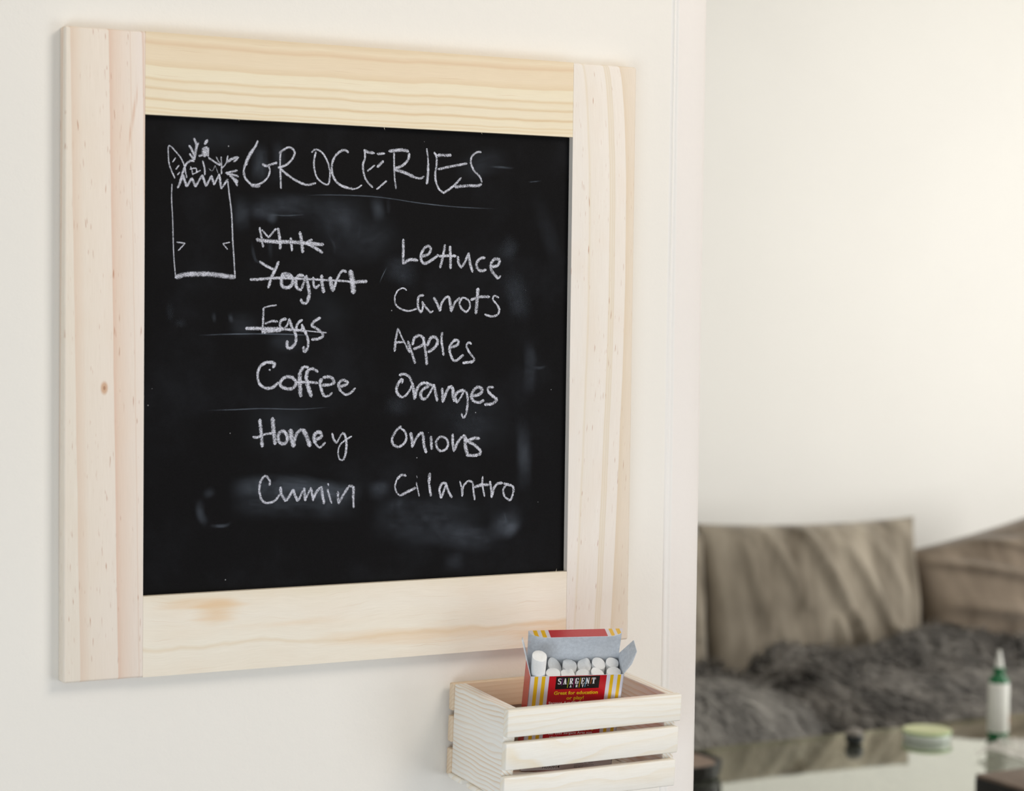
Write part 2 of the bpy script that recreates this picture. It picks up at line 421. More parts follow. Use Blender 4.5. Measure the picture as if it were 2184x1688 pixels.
# ---- chalk writing: thin deposits of chalk lying on the slate
def chalk_mat():
    t = NT('white_chalk_marks'); ob = t.obj(); u, v = t.uv()
    at = t.n('ShaderNodeAttribute'); at.attribute_name = 'dens'
    sp = t.n('ShaderNodeSeparateColor'); t.l(at.outputs['Color'], sp.inputs[0])
    dens, kind, fade = sp.outputs[0], sp.outputs[1], sp.outputs[2]
    au = t.math('ABSOLUTE', t.math('SUBTRACT', t.math('MULTIPLY', u, 2.0), 1.0))
    n1 = t.noise(ob, 2300, 3, 0.7); n2 = t.noise(ob, 260, 2)
    thr = t.math('ADD', t.math('ADD', 0.462, t.math('MULTIPLY', t.math('POWER', au, 3.0), 0.22)), t.math('MULTIPLY', t.math('SUBTRACT', 1.0, dens), 0.22))
    thr = t.math('ADD', thr, t.math('MULTIPLY', t.math('SUBTRACT', n2, 0.5), 0.22))
    a1 = t.remap(t.math('SUBTRACT', n1, thr), -0.08, 0.09, 0.0, 0.88)
    a1 = t.math('MAXIMUM', a1, t.remap(au, 1.0, 0.4, 0.0, 0.11))
    q = t.math('SUBTRACT', 1.0, t.math('MULTIPLY', au, au)); q2 = t.math('MULTIPLY', q, q)
    n3 = t.noise(ob, 45, 6, 0.72); n4 = t.noise(t.comb(t.math('MULTIPLY', u, 9.0), t.math('MULTIPLY', v, 60), 0.0), 1.0, 3, 0.7)
    a2 = t.math('MULTIPLY', t.math('MULTIPLY', dens, q2), t.math('MULTIPLY', fade, t.math('MULTIPLY', t.remap(n3, 0.3, 0.7, 0.15, 1.35), t.remap(n4, 0.25, 0.75, 0.5, 1.3))))
    a2 = t.math('MULTIPLY', a2, t.remap(n1, 0.3, 0.7, 0.5, 1.25))
    al = t.math('ADD', t.math('MULTIPLY', a1, kind), t.math('MULTIPLY', a2, t.math('SUBTRACT', 1.0, kind)), clamp=True)
    d = t.bsdf(t.mix(kind, (0.46, 0.54, 0.66, 1), (0.80, 0.81, 0.90, 1)), 0.95, 0.1, link=False)
    tr = t.n('ShaderNodeBsdfTransparent'); mx = t.n('ShaderNodeMixShader')
    t.l(al, mx.inputs[0]); t.l(tr.outputs[0], mx.inputs[1]); t.l(d, mx.inputs[2]); t.l(mx.outputs[0], t.out.inputs[0])
    return t.m
M_chalk = chalk_mat()
CH = {
'bag_drawing':[[8,100,1,735,3228,733,3127,741,3000,745,2873,751,2746,763,2619],[11,100,1,1123,3261,1135,3172,1152,3044,1161,2883,1170,2754,1180,2616],[33,100,1,763,2616,822,2636,910,2642,991,2642,1087,2634,1176,2625],[9,100,1,768,2848,828,2843],[9,100,1,828,2843,781,2793],[9,100,1,1142,2856,1091,2846],[9,100,1,1091,2846,1126,2808],[16,100,1,775,3201,812,3288],[19,100,1,812,3288,836,3213],[17,100,1,836,3213,872,3271],[19,100,1,872,3271,898,3215],[15,100,1,898,3215,943,3293],[19,100,1,943,3293,973,3221],[15,100,1,973,3221,1008,3292],[19,100,1,1008,3292,1028,3232],[13,100,1,1028,3232,1063,3304],[17,100,1,1063,3304,1078,3208],[15,100,1,1078,3208,1124,3274],[16,100,1,785,3223,808,3300,831,3358,865,3384,888,3380],[10,100,1,755,3264,718,3348,709,3417,710,3471,727,3471,764,3435,798,3395,821,3345,837,3270],[9,100,1,759,3400,739,3369],[10,100,1,783,3351,761,3323],[9,100,1,790,3309,771,3286],[19,100,1,884,3532,903,3489,893,3425,886,3389],[17,100,1,851,3483,868,3462,885,3424],[17,100,1,855,3429,882,3399],[15,100,1,917,3505,898,3457],[22,100,1,979,3527,966,3504,962,3494],[48,100,1,973,3476,963,3447,961,3418],[19,100,1,919,3416,949,3427],[13,100,1,986,3476,985,3416],[16,100,1,987,3409,1027,3385,1069,3362],[11,100,1,1079,3304,1079,3362,1075,3419],[9,100,1,1079,3362,1058,3387,1041,3418],[11,100,1,1079,3343,1110,3376,1123,3428],[20,100,1,1116,3383,1157,3410,1199,3421],[15,100,1,1164,3388,1195,3415],[15,100,1,1107,3312,1192,3334],[16,100,1,1117,3306,1158,3304,1199,3293],[15,100,1,1144,3294,1172,3263,1193,3230],[17,100,1,1137,3297,1196,3261],[15,100,1,1155,3288,1193,3248],[13,100,1,946,3389,960,3338,963,3294],[9,100,1,862,3347,872,3322],[10,100,1,858,3328,899,3336,906,3307],[10,100,1,933,3324,882,3297],[9,100,1,872,3322,879,3290],[7,70,1,987,3339,1014,3324,1034,3360],[6,70,1,1034,3360,1055,3310]],
'groceries_heading':[[17,100,1,1335,3537,1316,3494,1281,3451,1251,3388,1235,3336],[25,100,1,1302,3477,1264,3414,1251,3369],[17,100,1,1235,3342,1244,3291,1276,3254,1304,3235],[29,100,1,1290,3238,1352,3237],[14,100,1,1324,3243,1373,3261,1411,3301,1423,3343,1414,3369],[19,100,1,1369,3383,1390,3371,1414,3375],[17,100,1,1407,3375,1474,3396],[14,100,1,1498,3470,1497,3379,1504,3223],[17,100,1,1489,3459,1526,3487,1568,3502,1601,3474,1586,3428,1540,3384,1481,3362],[17,100,1,1495,3359,1562,3310,1633,3273,1698,3256,1758,3271],[14,100,1,1725,3473,1747,3494,1776,3493,1811,3468,1840,3423,1859,3366,1860,3308,1848,3264,1806,3274,1765,3310,1745,3373,1745,3431,1757,3480],[18,100,1,1999,3485,1973,3501,1932,3488,1894,3448,1876,3395,1881,3332,1914,3281,1966,3253,2037,3238],[12,100,1,2037,3238,2069,3248,2101,3269],[21,100,1,2113,3507,2150,3494,2194,3491],[19,100,1,2214,3486,2272,3491],[16,100,1,2121,3499,2122,3452,2107,3405,2118,3335,2146,3289,2184,3255],[14,100,1,2140,3364,2197,3408],[21,100,1,2215,3394,2262,3440],[15,100,1,2213,3243,2289,3305],[24,100,1,2303,3507,2353,3515,2405,3520,2455,3513],[14,100,1,2343,3502,2344,3414,2349,3326,2361,3252],[21,100,1,2458,3502,2452,3460,2413,3417,2354,3391],[24,100,1,2344,3385,2420,3367,2500,3337],[17,100,1,2500,3337,2546,3330,2576,3346],[14,100,1,2594,3540,2603,3484,2607,3425],[21,100,1,2607,3437,2605,3359,2598,3293],[17,100,1,2651,3516,2670,3487,2672,3433,2663,3373,2668,3314,2694,3261,2735,3233],[18,100,1,2735,3239,2789,3273,2829,3308,2866,3348],[22,100,1,2678,3496,2725,3498,2786,3501],[19,100,1,2683,3398,2753,3416,2912,3449],[17,100,1,3024,3533,2989,3530,2949,3498,2943,3450,2971,3397,3012,3362,3033,3321],[23,100,1,3030,3309,2999,3296,2924,3293,2816,3280]],
'milk_word':[[17,100,1,1351,2961,1363,2906,1379,2829],[14,100,1,1369,2945,1417,2893],[15,100,1,1417,2893,1441,2922,1471,2956],[21,100,1,1483,2959,1496,2898,1502,2817],[19,100,1,1577,2897,1582,2855,1587,2808],[25,100,1,1644,2938,1657,2868,1666,2798],[19,100,1,1690,2863,1718,2881,1736,2887],[22,100,1,1693,2863,1758,2831,1814,2801],[25,100,1,1696,2869,1776,2857,1819,2858],[27,100,1,1329,2880,1358,2874,1472,2867,1593,2867,1715,2861]],
'yogurt_word':[[20,100,1,1353,2733,1401,2704,1455,2680],[22,100,1,1491,2736,1467,2680,1443,2635,1417,2556],[25,100,1,1558,2656,1522,2650,1513,2608,1519,2569,1559,2561,1592,2587,1585,2637,1549,2653],[25,100,1,1510,2641,1582,2631],[25,100,1,1674,2644,1634,2640,1616,2598,1627,2559,1659,2545],[20,100,1,1659,2554,1677,2599,1683,2638],[26,100,1,1692,2644,1708,2571,1716,2515,1700,2458],[21,100,1,1700,2458,1669,2458,1654,2486],[20,100,1,1744,2634,1748,2583,1763,2563,1791,2584],[26,100,1,1806,2649,1809,2601,1823,2530],[34,100,1,1868,2636,1880,2579,1895,2542],[20,100,1,1896,2545,1911,2596,1939,2659],[21,100,1,1939,2659,1963,2680,1991,2671],[40,100,1,2018,2683,2036,2615,2045,2527],[20,100,1,1286,2611,1354,2614,1474,2624,1656,2622],[16,100,1,1656,2622,1840,2615,1964,2611,2058,2604],[26,100,1,2052,2604,2146,2612]],
'eggs_word':[[12,100,1,1479,2442,1433,2436,1385,2423],[16,100,1,1385,2425,1383,2372,1381,2316,1377,2252],[17,100,1,1395,2316,1440,2333,1488,2332],[32,100,1,1383,2263,1434,2271,1513,2277],[20,100,1,1551,2351,1518,2342,1503,2311,1519,2280],[16,100,1,1537,2283,1561,2317,1570,2351],[21,100,1,1570,2351,1591,2295],[22,100,1,1591,2295,1619,2244,1621,2193],[24,100,1,1620,2188,1586,2154,1559,2162,1557,2202],[20,100,1,1667,2346,1637,2323,1622,2289,1637,2269],[16,100,1,1637,2269,1665,2284,1664,2317],[21,100,1,1661,2312,1689,2261,1711,2205,1709,2154],[24,100,1,1709,2154,1684,2129,1677,2165],[22,100,1,1800,2360,1756,2335,1731,2306],[21,100,1,1731,2306,1763,2290,1806,2264],[21,100,1,1806,2264,1820,2239,1794,2219,1736,2210],[24,100,1,1257,2285,1356,2285],[27,100,1,1356,2284,1537,2282],[20,100,1,1537,2280,1689,2270],[11,100,1,1689,2270,1846,2257]],
'coffee_word':[[15,100,1,1426,2005,1437,2009],[23,100,1,1456,2020,1465,2052,1407,2059],[23,100,1,1407,2059,1363,2035],[20,100,1,1363,2035,1345,1983,1356,1918,1394,1886],[23,100,1,1394,1886,1423,1882,1460,1892,1497,1923],[25,100,1,1550,1961,1516,1934,1513,1899,1558,1878,1603,1884,1625,1919,1595,1954,1550,1961],[20,100,1,1715,2024,1677,2028],[26,100,1,1677,2026,1651,1988],[31,100,1,1651,1988,1651,1911,1660,1824],[22,100,1,1785,1991,1745,2012,1707,2002],[28,100,1,1707,2002,1696,1939],[32,100,1,1700,1939,1716,1883,1738,1823],[20,100,1,1625,1922,1700,1922,1785,1916],[23,100,1,1815,1900,1876,1902],[23,100,1,1876,1902,1906,1920,1879,1955,1822,1952],[28,100,1,1814,1945,1799,1917],[23,100,1,1799,1917,1815,1861,1834,1822],[17,100,1,1834,1822,1869,1829,1891,1850],[23,100,1,1945,1888,1991,1901,2006,1919,1967,1933,1939,1905,1957,1856],[18,100,1,1957,1856,1995,1834,2038,1852,2065,1880]],
'honey_word':[[26,100,1,1362,1676,1374,1576,1382,1489],[31,100,1,1455,1685,1463,1595,1475,1504],[20,100,1,1313,1558,1344,1554,1403,1575],[18,100,1,1403,1575,1478,1584],[26,100,1,1515,1594,1497,1559,1508,1517,1546,1508,1564,1544,1545,1586,1515,1594],[38,100,1,1586,1603,1598,1536,1612,1484],[26,100,1,1612,1522,1635,1577,1673,1604],[34,100,1,1677,1601,1704,1555,1731,1484],[26,100,1,1761,1533,1806,1542,1817,1570],[28,100,1,1817,1570,1787,1581,1760,1554,1769,1505],[17,100,1,1769,1505,1803,1476,1845,1510],[17,100,1,1894,1572,1906,1530,1929,1501],[14,100,1,1929,1501,1948,1536,1967,1567],[18,100,1,1967,1567,1986,1563,2001,1513,1999,1443,1980,1383],[13,100,1,1980,1383,1949,1395,1941,1451,1964,1500,2041,1548]],
'cumin_word':[[18,100,1,1436,1228,1437,1262,1405,1292,1372,1257,1362,1195],[18,100,1,1362,1195,1377,1139,1414,1110,1474,1122,1511,1166],[22,100,1,1518,1215,1522,1169,1556,1116],[20,100,1,1556,1119,1579,1146,1608,1194],[22,100,1,1608,1194,1624,1152,1643,1113],[17,100,1,1647,1116,1680,1185],[22,100,1,1688,1202,1700,1114],[17,100,1,1701,1128,1733,1190],[20,100,1,1737,1204,1749,1161,1757,1112],[20,100,1,1760,1126,1783,1174,1817,1208],[22,100,1,1817,1208,1825,1152,1839,1088],[17,100,1,1863,1189,1879,1136,1895,1090],[14,100,1,1865,1228,1871,1212],[20,100,1,1940,1169,1943,1120,1949,1084],[20,100,1,1948,1091,1983,1146,2021,1202],[22,100,1,2021,1205,2056,1194,2056,1123],[17,100,1,2056,1130,2061,1052]],
'lettuce_word':[[22,100,1,2420,2906,2421,2824,2420,2735],[24,100,1,2420,2738,2473,2765,2533,2762],[22,100,1,2563,2791,2610,2804,2634,2840,2614,2863,2579,2842,2556,2791,2567,2749],[22,100,1,2567,2749,2594,2742,2654,2775,2694,2804],[21,100,1,2744,2876,2731,2800,2708,2713],[23,100,1,2784,2868,2789,2789,2791,2708],[21,100,1,2697,2794,2762,2798,2833,2799],[22,100,1,2847,2796,2854,2748,2878,2716],[18,100,1,2878,2719,2908,2767,2932,2822],[23,100,1,2932,2822,2943,2756,2966,2687],[22,100,1,3064,2792,3022,2782,2993,2751],[23,100,1,2993,2751,3005,2715,3036,2696,3074,2707],[23,100,1,3112,2729,3164,2736,3180,2776,3143,2783,3108,2747],[24,100,1,3108,2747,3119,2698,3172,2644],[17,100,1,3172,2644,3191,2666]],
'carrots_word':[[12,100,1,2450,2553,2422,2568,2383,2551,2357,2507],[14,100,1,2357,2507,2367,2454,2411,2422,2470,2410,2530,2427],[19,100,1,2584,2521,2546,2512,2537,2461,2547,2420,2568,2399],[17,100,1,2567,2402,2577,2444,2571,2477],[17,100,1,2571,2477,2604,2432,2641,2399],[14,100,1,2641,2399,2657,2414],[22,100,1,2660,2505,2688,2463,2712,2412],[19,100,1,2712,2412,2722,2463,2755,2506,2785,2512],[24,100,1,2782,2509,2793,2458,2802,2407],[19,100,1,2802,2410,2827,2470,2867,2507],[17,100,1,2888,2510,2864,2470,2882,2428,2920,2403],[15,100,1,2920,2403,2947,2441,2936,2489,2888,2510],[26,100,1,3010,2575,3005,2502,2996,2394],[22,100,1,2953,2491,3025,2513,3105,2515],[15,100,1,3179,2510,3143,2522,3131,2497,3164,2461],[18,100,1,3164,2461,3184,2425,3172,2388],[18,100,1,3172,2388,3124,2376,3065,2390]],
'apples_word':[[21,100,1,2361,2129,2368,2204],[17,100,1,2368,2204,2385,2290],[14,100,1,2385,2290,2413,2234,2447,2174],[18,100,1,2447,2174,2480,2120],[17,100,1,2357,2192,2390,2193,2440,2195],[22,100,1,2463,2201,2477,2162,2497,2114,2521,2045],[23,100,1,2499,2174,2513,2222,2553,2243],[22,100,1,2553,2243,2585,2216,2577,2174,2507,2144],[24,100,1,2583,2228,2595,2162,2605,2102,2612,2036],[24,100,1,2614,2168,2640,2222,2674,2228,2696,2201,2675,2159,2621,2123],[21,100,1,2731,2264,2725,2210,2743,2101],[21,100,1,2797,2156,2851,2174,2856,2204,2823,2204,2791,2162,2792,2119],[21,100,1,2792,2119,2815,2074,2842,2064,2900,2104],[18,100,1,2964,2180,2940,2191,2920,2168],[18,100,1,2920,2168,2948,2119,2986,2082],[21,100,1,2986,2082,2976,2058,2894,2046]],
'oranges_word':[[21,100,1,2399,1962,2431,1972,2476,1952,2505,1893],[18,100,1,2502,1899,2477,1853,2448,1821,2422,1809],[23,100,1,2422,1809,2389,1835,2378,1868,2392,1907,2421,1939],[13,100,1,2406,1939,2428,1933,2421,1906],[24,100,1,2502,1906,2513,1846,2520,1795],[24,100,1,2521,1800,2535,1859,2564,1899,2601,1910],[23,100,1,2601,1910,2660,1891],[24,100,1,2634,1890,2587,1865,2566,1833,2580,1799,2610,1799],[18,100,1,2610,1799,2642,1845,2668,1894],[25,100,1,2667,1898,2683,1838,2697,1781],[24,100,1,2733,1871,2739,1824,2742,1771],[24,100,1,2743,1778,2765,1837,2794,1886],[27,100,1,2798,1886,2818,1863,2821,1823,2833,1776],[24,100,1,2907,1855,2862,1843,2836,1810,2855,1766],[17,100,1,2855,1769,2881,1802,2907,1849],[20,100,1,2907,1855,2931,1829,2938,1762,2928,1688],[16,100,1,2928,1688,2906,1659,2888,1692],[25,100,1,2971,1811,3028,1824,3054,1854,3023,1880],[25,100,1,3023,1880,2986,1855,2966,1808,2987,1774],[23,100,1,2987,1774,3029,1766,3068,1783],[20,100,1,3145,1873,3103,1872,3098,1847],[23,100,1,3098,1847,3135,1813,3175,1787],[24,100,1,3175,1787,3143,1759,3073,1750]],
'onions_word':[[20,100,1,2417,1611,2374,1572,2345,1521],[21,100,1,2345,1521,2360,1481,2401,1463],[20,100,1,2401,1463,2444,1492,2462,1531],[18,100,1,2462,1531,2447,1571,2410,1597],[25,100,1,2491,1564,2502,1511,2507,1461],[21,100,1,2507,1468,2535,1523,2575,1565],[24,100,1,2579,1565,2590,1535,2595,1482,2615,1419],[23,100,1,2650,1534,2654,1487,2657,1442],[6,70,1,2629,1562,2632,1559],[20,100,1,2716,1527,2691,1493,2703,1447,2733,1426],[20,100,1,2733,1426,2773,1445,2786,1484,2761,1522,2716,1529],[23,100,1,2821,1547,2823,1484,2833,1423],[23,100,1,2836,1430,2863,1489,2903,1532],[30,100,1,2903,1535,2922,1515,2923,1461,2943,1394],[24,100,1,3038,1511,2987,1513,2938,1494],[24,100,1,2938,1494,2995,1466,3045,1425],[23,100,1,3045,1425,3041,1402,2996,1391,2931,1394]],
'cilantro_word':[[20,100,1,2460,1262,2425,1269,2389,1240],[14,100,1,2389,1240,2375,1191,2390,1145,2419,1124],[21,100,1,2419,1127,2477,1152,2536,1176],[13,100,1,2539,1216,2551,1166,2564,1116],[8,80,1,2541,1260,2547,1244],[25,100,1,2644,1276,2639,1203],[20,100,1,2639,1203,2655,1113],[21,100,1,2780,1198,2743,1199,2719,1157],[20,100,1,2719,1157,2737,1096],[17,100,1,2737,1096,2758,1152,2773,1192],[20,100,1,2773,1192,2796,1138,2822,1097],[14,100,1,2883,1212,2897,1161,2903,1102],[17,100,1,2903,1107,2912,1174,2949,1212],[17,100,1,2949,1213,2983,1199,2991,1145,3004,1074],[16,100,1,3065,1240,3065,1176,3083,1096],[24,100,1,2999,1166,3059,1179,3113,1178],[20,100,1,3124,1204,3136,1140,3141,1086],[21,100,1,3140,1092,3159,1156,3189,1185,3227,1188],[18,100,1,3262,1176,3232,1140,3244,1089],[18,100,1,3244,1089,3291,1064,3315,1114],[20,100,1,3315,1114,3309,1161,3235,1184]],
'chalk_smudge':[[9,42,0,956,1740,1181,1743,1383,1747,1656,1739,1899,1752],[9,50,0,897,2237,1178,2247,1514,2247,1824,2235],[11,40,0,1373,3046,1542,3044,1713,3059],[84,12,0,1239,3067,1508,3069],[9,42,0,1644,3180,1850,3193,2202,3192,2562,3158,2856,3141,3175,3138],[18,30,0,3076,3432,3190,3433,3304,3427],[11,35,0,3401,3334,3516,3349],[9,40,0,2237,2588,2261,2646,2300,2718],[25,30,0,3431,2016,3517,2009,3579,2022],[91,10,0,1238,3191,1219,3066,1233,2911],[91,13,0,1329,3537,1357,3382,1331,3225],[70,8,0,1453,3574,1488,3450,1473,3230],[119,10,0,1238,3123,1372,3102,1644,3110,1851,3085],[56,20,0,1406,3056,1475,2995],[211,7,0,1644,3110,1921,3055,2203,3047],[77,10,0,2202,3224,2220,3128,2247,3000],[35,10,0,2302,3195,2307,3066],[98,13,0,1118,1209,1386,1235,1660,1220,1869,1175,2152,1159],[189,9,0,1118,1146,1523,1132,2152,1094],[91,10,0,2152,1159,2367,1184],[49,14,0,936,1168,947,1043,1003,972],[28,22,0,1003,972,1120,968,1169,997],[49,8,0,953,1168,1052,1211],[140,12,0,3110,943,3263,886,3376,1017],[77,10,0,3226,787,3378,915],[140,8,0,2588,881,2961,799,3264,819],[246,7,0,2153,997,2588,947,3110,960],[105,6,0,2739,643,2963,648],[91,10,0,3378,1691,3401,1421,3406,1083],[77,13,0,3417,2228,3447,2026,3423,1791],[140,7,0,3237,2727,3316,2562,3397,2295],[105,6,0,3310,2962,3199,2760],[140,7,0,2242,2743,2422,2681,2568,2651],[140,8,0,2367,1119,2405,1020],[105,5,0,2260,1773,2506,1737],[25,14,0,1294,2875,1325,2741,1409,2727],[35,9,0,1424,2916,1433,2728],[21,8,0,1853,2910,1895,2864,1903,2784],[32,18,0,1028,2395,1038,2318],[35,20,0,1143,2387,1157,2318],[119,7,0,1111,2318,1378,2304],[105,7,0,1379,2178,1721,2210],[42,5,0,717,2470,734,2316],[42,5,0,751,2316,848,2317],[211,5,0,1851,3148,2064,2867,2418,3037],[140,6,0,2779,3374,3076,3468,3303,3460],[105,3,0,3459,3300,3702,2634],[211,3,0,1649,2479,2069,2290],[281,4,0,2580,1637,3329,1624],[281,3,0,1182,1662,1865,1554],[140,3,0,648,3506,1369,3570]]}
CH_LABEL = {'bag_drawing': 'chalk drawing of a paper grocery bag with bread and greens', 'groceries_heading': 'chalk heading GROCERIES in capitals',
            'milk_word': 'crossed-out chalk word Milk', 'yogurt_word': 'crossed-out chalk word Yogurt', 'eggs_word': 'crossed-out chalk word Eggs',
            'coffee_word': 'chalk word Coffee', 'honey_word': 'chalk word Honey', 'cumin_word': 'chalk word Cumin', 'lettuce_word': 'chalk word Lettuce',
            'carrots_word': 'chalk word Carrots', 'apples_word': 'chalk word Apples', 'oranges_word': 'chalk word Oranges', 'onions_word': 'chalk word Onions',
            'cilantro_word': 'chalk word Cilantro', 'chalk_smudge': 'faint wiped chalk smudges and streaks'}
def catmull(P, step):
    out = []
    if len(P) == 2:
        n = max(2, int((P[1] - P[0]).length / step))
        return [P[0].lerp(P[1], i / n) for i in range(n + 1)]
    Q = [P[0] * 2 - P[1]] + P + [P[-1] * 2 - P[-2]]
    for i in range(1, len(Q) - 2):
        a, b, c, d = Q[i - 1:i + 3]
        n = max(2, int((c - b).length / step))
        for k in range(n):
            s = k / n
            out.append(0.5 * ((2 * b) + (c - a) * s + (2 * a - 5 * b + 4 * c - d) * s * s + (3 * b - a - 3 * c + d) * s ** 3))
    out.append(P[-1])
    return out
layer = 0
for name, strokes in CH.items():
    V, Fc, UV, CA = [], [], [], []
    soft = name == 'chalk_smudge'
    for s in strokes:
        wd_, dn, kd = s[0] * 1e-4, s[1] / 100, s[2]
        P = [Vector((s[i] * 1e-4, s[i + 1] * 1e-4)) for i in range(3, len(s), 2)]
        if soft and wd_ > 0.0035: wd_ *= 1.75; dn *= 0.78
        elif soft: wd_ *= 1.25; dn *= 0.6
        hw = wd_ / 2 * (1.0 if soft else 1.12)
        if not soft:      # round the ends out a little
            P[0] = P[0] + (P[0] - P[1]).normalized() * hw * 0.25
            P[-1] = P[-1] + (P[-1] - P[-2]).normalized() * hw * 0.25
        C_ = catmull(P, 0.0006 if not soft else 0.0015)
        L_ = [0]
        for i in range(1, len(C_)): L_.append(L_[-1] + (C_[i] - C_[i - 1]).length)
        tot = L_[-1]; layer += 1
        y = PY - 0.00004 - layer * 4e-7
        b0 = len(V)
        for i, c in enumerate(C_):
            d = (C_[min(i + 1, len(C_) - 1)] - C_[max(i - 1, 0)]).normalized()
            nrm = Vector((-d.y, d.x))
            e = min(L_[i], tot - L_[i])
            if soft:
                h_ = hw; fd = min(1, e / max(0.003, min(0.03, tot * 0.5))); fd = fd * fd * (3 - 2 * fd)
            else:
                k = min(1, e / max(hw, 1e-5)); h_ = hw * math.sqrt(max(0.0, 1 - (1 - k) ** 2) + 0.03) ; fd = 1
                h_ *= 1 + 0.13 * mnoise.noise((c.x * 700, c.y * 700, layer))
            for q, uu in ((-1, 0.0), (0, 0.5), (1, 1.0)):
                pt = c + nrm * h_ * q
                V.append((pt.x, y, pt.y)); UV.append((uu, L_[i])); CA.append((dn, float(kd), fd, 1))
            if i:
                a = b0 + (i - 1) * 3
                Fc += [(a, a + 1, a + 4, a + 3), (a + 1, a + 2, a + 5, a + 4)]
    o = mesh(name, V, Fc, M_chalk, board, UV)
    ca = o.data.color_attributes.new('dens', 'FLOAT_COLOR', 'POINT')
    for i, c in enumerate(CA): ca.data[i].color = c
    o['label'] = CH_LABEL[name]

# ------------------------------------------------------------------ little pine crate on the wall
KX, KZ, KD, KW, KB, AL = 0.28275, 1.2 - 0.02138, 0.08493, 0.14008, 0.06601, 0.06326
Rk = Matrix(((1, 0, 0), (0, -math.cos(AL) * -1, -math.sin(AL)), (0, math.sin(AL), math.cos(AL))))
# local frame: x right, y = towards the wall (negative outward), z up; origin at the bottom back edge
crate = empty('wall_crate', (KX, -0.0008, KZ - KB), Rk)
tag(crate, 'small slatted pine crate hung on the wall under the chalkboard corner, holding chalk', 'crate')
SS = [(0, 0.01927), (0.02333, 0.04203), (0.04695, KB)]
M_f = [pine('pine_slat_a', (249, 246, 237), (238, 222, 192), 0.0042, 1.3, 0.9, 0.25), pine('pine_slat_b', (250, 247, 239), (245, 231, 203), 0.014, 6.1, 0.7, 0.3), pine('pine_slat_c', (250, 247, 239), (243, 228, 200), 0.009, 9.7, 0.75, 0.3)]
M_side = pine('pine_side', (248, 247, 242), (230, 208, 180), 0.0036, 3.3, 0.95, 0.42)
M_in = pine('pine_inner', (232, 212, 186), (214, 184, 150), 0.0036, 5.2, 0.8, 0.2)
for i, (c0, c1) in enumerate(SS):
    o = block('front_slat', (0.0 - (0.0004 * i), -KD, KB - c1), (KW - 0.0012 * i, -KD + 0.0062, KB - c0), M_f[i], crate, 0.0009, 2, 0, off=(i * 0.37, i * 1.1))
    o = block('back_slat', (-0.0007, -0.0058, KB - c1), (KW, 0.0, KB - c0), M_in if i < 9 else M_f[i], crate, 0.0009, 2, 0, off=(i * 0.47 + 2, i * 1.3))
for x0 in (0.0006, KW - 0.0096):
    block('side_panel', (x0, -KD + 0.0062, 0.0019), (x0 + 0.009, -0.0058, KB - 0.0001), M_side, crate, 0.0006, 2, 1, off=(x0 * 3, 0.3))
for b0 in (0.004, 0.0315, 0.059):
    block('bottom_slat', (-0.0012, -b0 - 0.0205, -0.0018), (KW + 0.0005, -b0, 0.0018), M_f[2], crate, 0.0008, 2, 0, off=(b0 * 20, 0.7))

# ------------------------------------------------------------------ carton of chalk
BO = Vector((0.3104027312178472, -0.07069179462666605, 1.1907561002713425))
BR = Matrix(((0.9307015221329479, 0.2941748721013866, -0.21738404109673443), (-0.36543350519917384, 0.7736450107480619, -0.5176212424374378), (0.015906916019746205, 0.5611902903372118, 0.8275339437473104)))
bw, bh, bd, ct = 0.0655, 0.0930, 0.02177, 0.0004
carton = empty('chalk_carton', BO, BR)
tag(carton, 'open red carton of white chalk with yellow stripes, leaning in the pine crate', 'box')

def print_mat(name, kind):
    t = NT(name); u, v = t.uv()
    RED, WH, YE = lin((200, 16, 32)), lin((226, 222, 232)), lin((240, 190, 20))
    if kind == 'front':
        st = [(0, WH), (0.045, YE), (0.083, WH), (0.124, YE), (0.162, WH), (0.203, RED), (0.814, WH), (0.855, YE), (0.890, WH), (0.931, YE), (0.966, WH)]
        c = t.ramp(u, st, 'CONSTANT')
        c = t.mix(t.math('GREATER_THAN', v, 0.80), c, lin((226, 216, 220)))
    elif kind == 'flap':
        st = [(0, WH), (0.04, YE), (0.085, WH), (0.125, YE), (0.165, WH), (0.205, lin((196, 40, 50))), (0.81, WH), (0.85, YE), (0.89, WH), (0.925, YE), (0.965, WH)]
        c = t.ramp(u, st, 'CONSTANT')
    else:
        c = t.ramp(u, [(0, WH), (0.02, RED)], 'CONSTANT')
    sc_ = t.noise(t.obj(), 900, 2)
    c = t.mix(t.remap(sc_, 0.72, 0.78, 0.0, 0.5), c, WH)
    t.bsdf(c, 0.32 if kind != 'side' else 0.28, 0.5, t.bump(t.noise(t.obj(), 120, 2), 0.05, 0.0005))
    return t.m
def greyboard():
    t = NT('grey_carton_board'); ob = t.obj()
    n = t.noise(ob, 420, 4, 0.7); n2 = t.noise(ob, 90, 3)
    c = t.ramp(n, [(0.3, lin((196, 200, 205))), (0.7, lin((218, 222, 227)))])
    c = t.mix(t.remap(n2, 0.6, 0.75, 0.0, 0.5), c, lin((240, 243, 247)))
    c = t.mix(t.remap(t.noise(ob, 60, 1), 0.74, 0.78, 0.0, 0.35), c, lin((190, 90, 110)))
    t.bsdf(c, 0.85, 0.2)
    return t.m
M_grey = greyboard()
M_pf, M_pl, M_ps = print_mat('printed_front', 'front'), print_mat('printed_flap', 'flap'), print_mat('printed_side', 'side')

